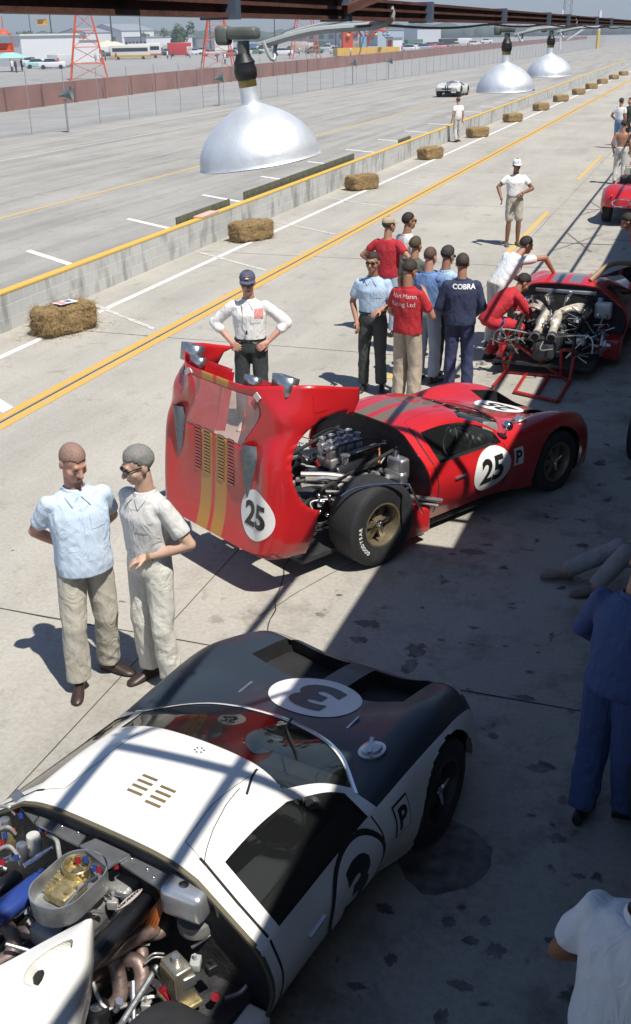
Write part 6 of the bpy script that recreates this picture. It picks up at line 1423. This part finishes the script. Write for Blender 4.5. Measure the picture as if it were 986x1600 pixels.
vehicle(303, 86, 4.6, 1.6, 40, wh_, 'white car right of the fire truck'); vehicle(318, 84, 4.8, 1.6, 5, (.5,.52,.55), 'silver car behind the second tower'); vehicle(330, 88, 4.6, 1.5, 20, (.45,.46,.46), 'pale grey car by the second tower')
vehicle(442, 87, 5, 1.6, 8, wh_, 'white saloon parked right of the hanging lamp'); vehicle(420, 82, 5, 1.6, 8, (.2,.22,.25), 'dark grey car left of the white saloon'); vehicle(512, 80, 4.8, 1.7, 8, (.4,.42,.45), 'grey car near the third tower'); vehicle(500, 76, 7, 2.6, 5, (.06,.10,.07), 'dark green truck behind the third tower', 'truck'); vehicle(526, 84, 4.6, 1.6, 60, wh_, 'white car, end on, near the fairground ride')
vehicle(640, 82, 5, 1.7, 5, (.5,.53,.56), 'silver car beyond the barrier, left of a row'); vehicle(662, 80, 5, 1.7, 5, (.25,.30,.36), 'blue-grey car in the row beyond the barrier'); vehicle(724, 70, 6, 2.2, 5, wh_, 'white van far along the barrier', 'truck'); vehicle(760, 68, 5, 1.8, 5, wh_, 'white car behind the middle lamp')
vehicle(690, 78, 5, 1.7, 5, (.55,.2,.2), 'faded red car far along the barrier'); vehicle(30, 100, 4.6, 1.5, 80, (.08,.09,.11), 'dark car in front of the white shed'); vehicle(364, 90, 4.6, 1.5, 10, (.12,.12,.13), 'black car just left of the lamp socket')
# fairground ride
fr = B(572, 87); rd = empty('fairground_ride', fr, R(10), 'small fairground ride in orange, yellow and blue behind the barrier', 'ride')
m_yl = mat('fair yellow', (.62,.38,.08), .5); m_bl = mat('fair blue', (.18,.32,.45), .5); m_rd = mat('fair red', (.50,.06,.03), .5)
MB().box((0,0,.9), (14, 5, 1.6)).build('platform', m_yl, rd); MB().box((-4.5,-1,3.6), (2.2,2,4.2)).build('tower_red', m_rd, rd); MB().box((-1,-1,2.6), (1.2,2,2.6)).build('panel_blue', m_bl, rd)
for k in range(7):
    MB().tube(smooth_path([(0,0,1.6), (2.2*math.cos(k*.9), 2.2*math.sin(k*.9), 5.2), (5.0*math.cos(k*.9), 5.0*math.sin(k*.9), 4.6)], 4), .16, 6).build('arm', [m_rd, m_blk, m_bl][k % 3], rd); MB().ell((5.0*math.cos(k*.9), 5.0*math.sin(k*.9), 4.2), (.45,.45,.35)).build('car', [m_bl, m_yl, m_rd][k % 3], rd)
sg_ = empty('red_sign', B(590, 78), R(8), 'red board sign on two posts above the fairground ride', 'sign'); MB().box((0,0,8.4), (9,.3,3.6)).build('board', m_rd, sg_)
for sx in (-1, 1): MB().tube([(3*sx,.3,0), (3*sx,.3,9)], .15, 6).build('post', m_fpost, sg_)
# utility poles, mast, start frame
for i, (x, y, h) in enumerate(((85, 92, 13), (178, 92, 14), (52, 84, 16), (222, 82, 18), (525, 82, 12), (430, 80, 14), (330, 84, 13))):
    r_ = empty('utility_pole', B(x, y), 0, ['thin pole behind the turquoise car', 'dark pole beside the cream sunshade', 'thin far pole above the pavilion', 'pole right of the hangar block', 'pole between the third tower and the ride', 'pole behind the white saloon', 'pole behind the second tower'][i], 'pole', 'utility poles in the infield')
    MB().tube([(0,0,0), (0,0,h)], [.22,.14], 8).build('pole', mat('dark timber', (.07,.065,.06), .9), r_); MB().box((0,0,h-1), (2.4,.15,.15)).build('crossarm', mat('dark timber', (.07,.065,.06), .9), r_)
ms = empty('lattice_mast', B(884, 62), 0, 'tall lattice mast above the far right horizon', 'mast')
for sx, sy in ((-1,-1),(1,-1),(1,1),(-1,1)): MB().tube([(2*sx,2*sy,0), (1.2*sx,1.2*sy,60)], .25, 5).build('leg', m_fpost, ms)
b = MB()
for k in range(20):
    z = 3*k; b.tube([(-1.9+.04*k,-1.9+.04*k,z), (1.9-.04*k,-1.9+.04*k,z+3)], .14, 4); b.tube([(1.9-.04*k,-1.9+.04*k,z), (-1.9+.04*k,-1.9+.04*k,z+3)], .14, 4)
b.build('lattice', m_fpost, ms)
sf = empty('start_frame', at(933, 76), R(-20), 'white and yellow post with a slanting white stay at the far end of the track', 'post frame')
MB().tube([(0,0,0), (0,0,4.2)], .42, 8).build('post_foot', mat('post yellow', (.6,.42,.08), .5), sf); MB().tube([(0,0,4.2), (0,0,8.6)], .42, 8).build('post_top', m_wall, sf); MB().tube([(-7.5,0,2.0), (-.3,0,6.6)], .26, 6).build('stay', m_wall, sf); MB().tube([(-9.2,0,0), (-9.2,0,9)], .3, 6).build('back_post', m_wall, sf)
# trees near and far
def leafmat(name, a, c_):
    m, N, K, b = nt(name); tc = N.new('ShaderNodeTexCoord'); n = N.new('ShaderNodeTexNoise'); n.inputs['Scale'].default_value = .8; n.inputs['Detail'].default_value = 4; K.new(tc.outputs['Object'], n.inputs['Vector'])
    r = N.new('ShaderNodeValToRGB'); r.color_ramp.elements[0].position = .35; r.color_ramp.elements[1].position = .65; r.color_ramp.elements[0].color = [*a, 1]; r.color_ramp.elements[1].color = [*c_, 1]; K.new(n.outputs['Fac'], r.inputs[0]); K.new(r.outputs[0], b.inputs['Base Color']); b.inputs['Roughness'].default_value = .8; return m
m_leaf = leafmat('leaves', (.045,.085,.025), (.09,.15,.05)); m_trunk = mat('bark', (.09,.07,.05), .9)
def tree(x, y, h, label, seed, grp='trees in the infield'):
    rd_ = random.Random(seed); r_ = empty('tree', B(x, y), 0, label, 'tree', grp); w_ = h*.36; b = MB().tube([(0,0,0), (.1,0,h*.35), (0,.1,h*.6)], [h*.03, h*.022, h*.012], 7)
    for k in range(5):
        a = k*1.3; b.tube([(0,0,h*.3+k*.04*h), (w_*.6*math.cos(a), w_*.6*math.sin(a), h*.6+.03*h*k)], [h*.014, h*.006], 5)
    b.build('trunk', m_trunk, r_); b = MB(); cl = [(V((rd_.gauss(0,.45)*w_, rd_.gauss(0,.45)*w_, h*(.66+rd_.gauss(0,.13)))), w_*rd_.uniform(.28,.5)) for _ in range(16)]
    for c_, q_ in cl:
        for _ in range(70):
            d = V((rd_.gauss(0,1), rd_.gauss(0,1), rd_.gauss(0,1))).normalized()*q_*rd_.uniform(.6,1.05); p = c_+d; n = (d.normalized()+V((rd_.gauss(0,.5), rd_.gauss(0,.5), rd_.gauss(0,.5)))).normalized(); u = n.orthogonal().normalized()*h*.028; v = n.cross(u)
            b.add([p-u-v, p+u-v*.6, p+u*.7+v, p-u*.8+v*.9], [(0,1,2,3)])
    b.build('crown', m_leaf, r_)
tree(40, 84, 9, 'round green tree standing alone above the pavilion', 1); tree(284, 80, 10, 'broad green tree behind the fire truck', 2); tree(227, 78, 7, 'green tree right of the white block building', 3); tree(275, 80, 6.5, 'smaller green tree beside the broad one', 4)
# far wood along the horizon, and rising ground behind it
rd_ = random.Random(5); b = MB()
for k in range(1500):
    a = R(rd_.uniform(-34, 34)); r_ = rd_.uniform(1150, 1700); p = V((r_*math.sin(a), r_*math.cos(a), -1)); h = rd_.uniform(7, 15)*(1+.35*noise.noise(V((a*9, 0, 0)))); w_ = rd_.uniform(7, 16)
    t = MB().ell((0,0,0), (w_, w_, h*.62), 8, 5)
    b.add([p+V((0,0,h*.42))+q_*(1+.25*noise.noise(q_*.3+p)) for q_ in t.v], t.f)
o = b.build('far_wood', leafmat('far leaves', (.035,.06,.03), (.06,.09,.04)), sharp=0); o['kind'] = 'stuff'; o['label'] = 'distant wood along the horizon'; o['category'] = 'wood'
b = MB(); rs = []
for k in range(60):
    a = R(-50+100*k/59); hh = 13+8*noise.noise(V((k*.16, 4, 0)))+3*noise.noise(V((k*.7, 2, 0))); rs.append([V((r_*math.sin(a), r_*math.cos(a), z)) for r_, z in ((2600, -2), (3000, hh), (3500, hh*.8), (3600, -2))])
b.rings(rs, closed=False); o = b.build('hills', leafmat('hill green', (.03,.05,.03), (.05,.07,.04)), sharp=0); o['kind'] = 'structure'
# spectators in the infield, a few pixels each
cols = [(.7,.7,.7), (.5,.05,.05), (.1,.15,.35), (.6,.5,.2), (.05,.05,.06), (.3,.45,.5)]; spec = []
for ci, c_ in enumerate(cols):
    b = MB(); b.cone((0,0,.85), (0,0,1.42), .17, .20, 8, 0); b.ell((0,.02,1.66), (.09,.1,.12), 8, 6, None, 1)
    for sx in (-1, 1): b.cone((.09*sx,0,.1), (.09*sx,0,.85), .07, .09, 6, 2); b.cone((.22*sx,0,1.4), (.26*sx,.02,.85), .05, .04, 6, 1)
    spec.append(b.mesh('spectator', [mat('spec %d' % ci, c_, .8, var=0), mat('spec skin', (.36,.2,.13), .6, var=0), mat('spec legs %d' % (ci % 2), ((.08,.08,.1), (.4,.38,.34))[ci % 2], .8, var=0)]))
wl = ['white', 'red', 'navy', 'mustard', 'black', 'pale blue']; spots = [(20,113,0),(26,114,4),(35,111,2),(92,107,1),(118,97,0),(126,96,3),(150,98,5),(158,97,0),(165,95,2),(182,95,1),(262,92,0),(268,92,4),(292,92,1),(297,91,0),(340,98,2),(352,100,0),(373,99,3),(468,86,0),(478,86,2),(488,88,1),(548,88,0),(556,87,5),(628,84,1),(650,84,0),(700,80,2),(716,74,0)]
for i, (x, y, c_) in enumerate(spots):
    o = bpy.data.objects.new('person', spec[c_]); COL.objects.link(o); o.location = B(x, y); o.rotation_euler.z = rd_.uniform(0, 6); near = 'at the left edge' if x < 60 else 'near the first lift tower' if x < 200 else 'near the fire truck' if x < 310 else 'near the second tower' if x < 400 else 'near the third tower' if x < 520 else 'beyond the barrier'
    tag(o, 'far spectator in a %s shirt standing in the infield %s' % (wl[c_], near), 'person', 'far spectators in %s %s' % (wl[c_], near))

# more cars standing about the infield, in loose rows
kinds = [('white', (.62,.63,.64)), ('black', (.03,.03,.035)), ('blue', (.10,.18,.32)), ('red', (.38,.05,.04)), ('tan', (.42,.34,.22)), ('green', (.08,.17,.11)), ('grey', (.3,.31,.33)), ('cream', (.6,.57,.47))]
rows_ = [('in the row behind the hangar doors', [(150,88),(158,88.5),(166,88),(176,87),(184,88)]), ('in the row left of the fire truck', [(258,83),(264,86),(270,83)]), ('in the row right of the second tower', [(372,84),(380,86),(388,84),(398,85),(408,83)]), ('in the row beside the third tower', [(456,82),(464,80),(472,83),(484,81),(492,84)]), ('in the row left of the fairground ride', [(534,79),(541,81),(548,79)]), ('in the far row beyond the booth', [(622,76),(630,77),(646,75),(654,76),(672,75),(682,74),(700,74),(712,75),(740,72)])]
for wh, sp in rows_:
    for i, (x, y) in enumerate(sp):
        n_, c_ = kinds[(i*3+len(wh)) % 8]; big = (i % 4 == 2)
        vehicle(x, y, 6 if big else 4.6, 2.5 if big else 1.55, rd_.uniform(-30, 60), c_, '%s %s parked %s%s' % (n_, 'van' if big else 'car', wh, ', the farther of two' if i == 8 else ''), 'truck' if big else 'car', 'van' if big else 'car')

# the summer haze over the airfield
hz = MB().box((0, 900, 39), (7000, 4400, 81.6)).build('haze', mat('haze', (1,1,1), var=0), sharp=None)
m_hz = bpy.data.materials.new('haze air'); m_hz.use_nodes = True; N, K = m_hz.node_tree.nodes, m_hz.node_tree.links; N.clear()
o_ = N.new('ShaderNodeOutputMaterial'); pv = N.new('ShaderNodeVolumePrincipled'); pv.inputs['Color'].default_value = (.72,.80,.92,1); pv.inputs['Density'].default_value = .0006; pv.inputs['Anisotropy'].default_value = .2
K.new(pv.outputs[0], o_.inputs['Volume']); hz.data.materials[0] = m_hz; hz['kind'] = 'stuff'; hz['label'] = 'pale summer haze over the airfield'; hz['category'] = 'haze'
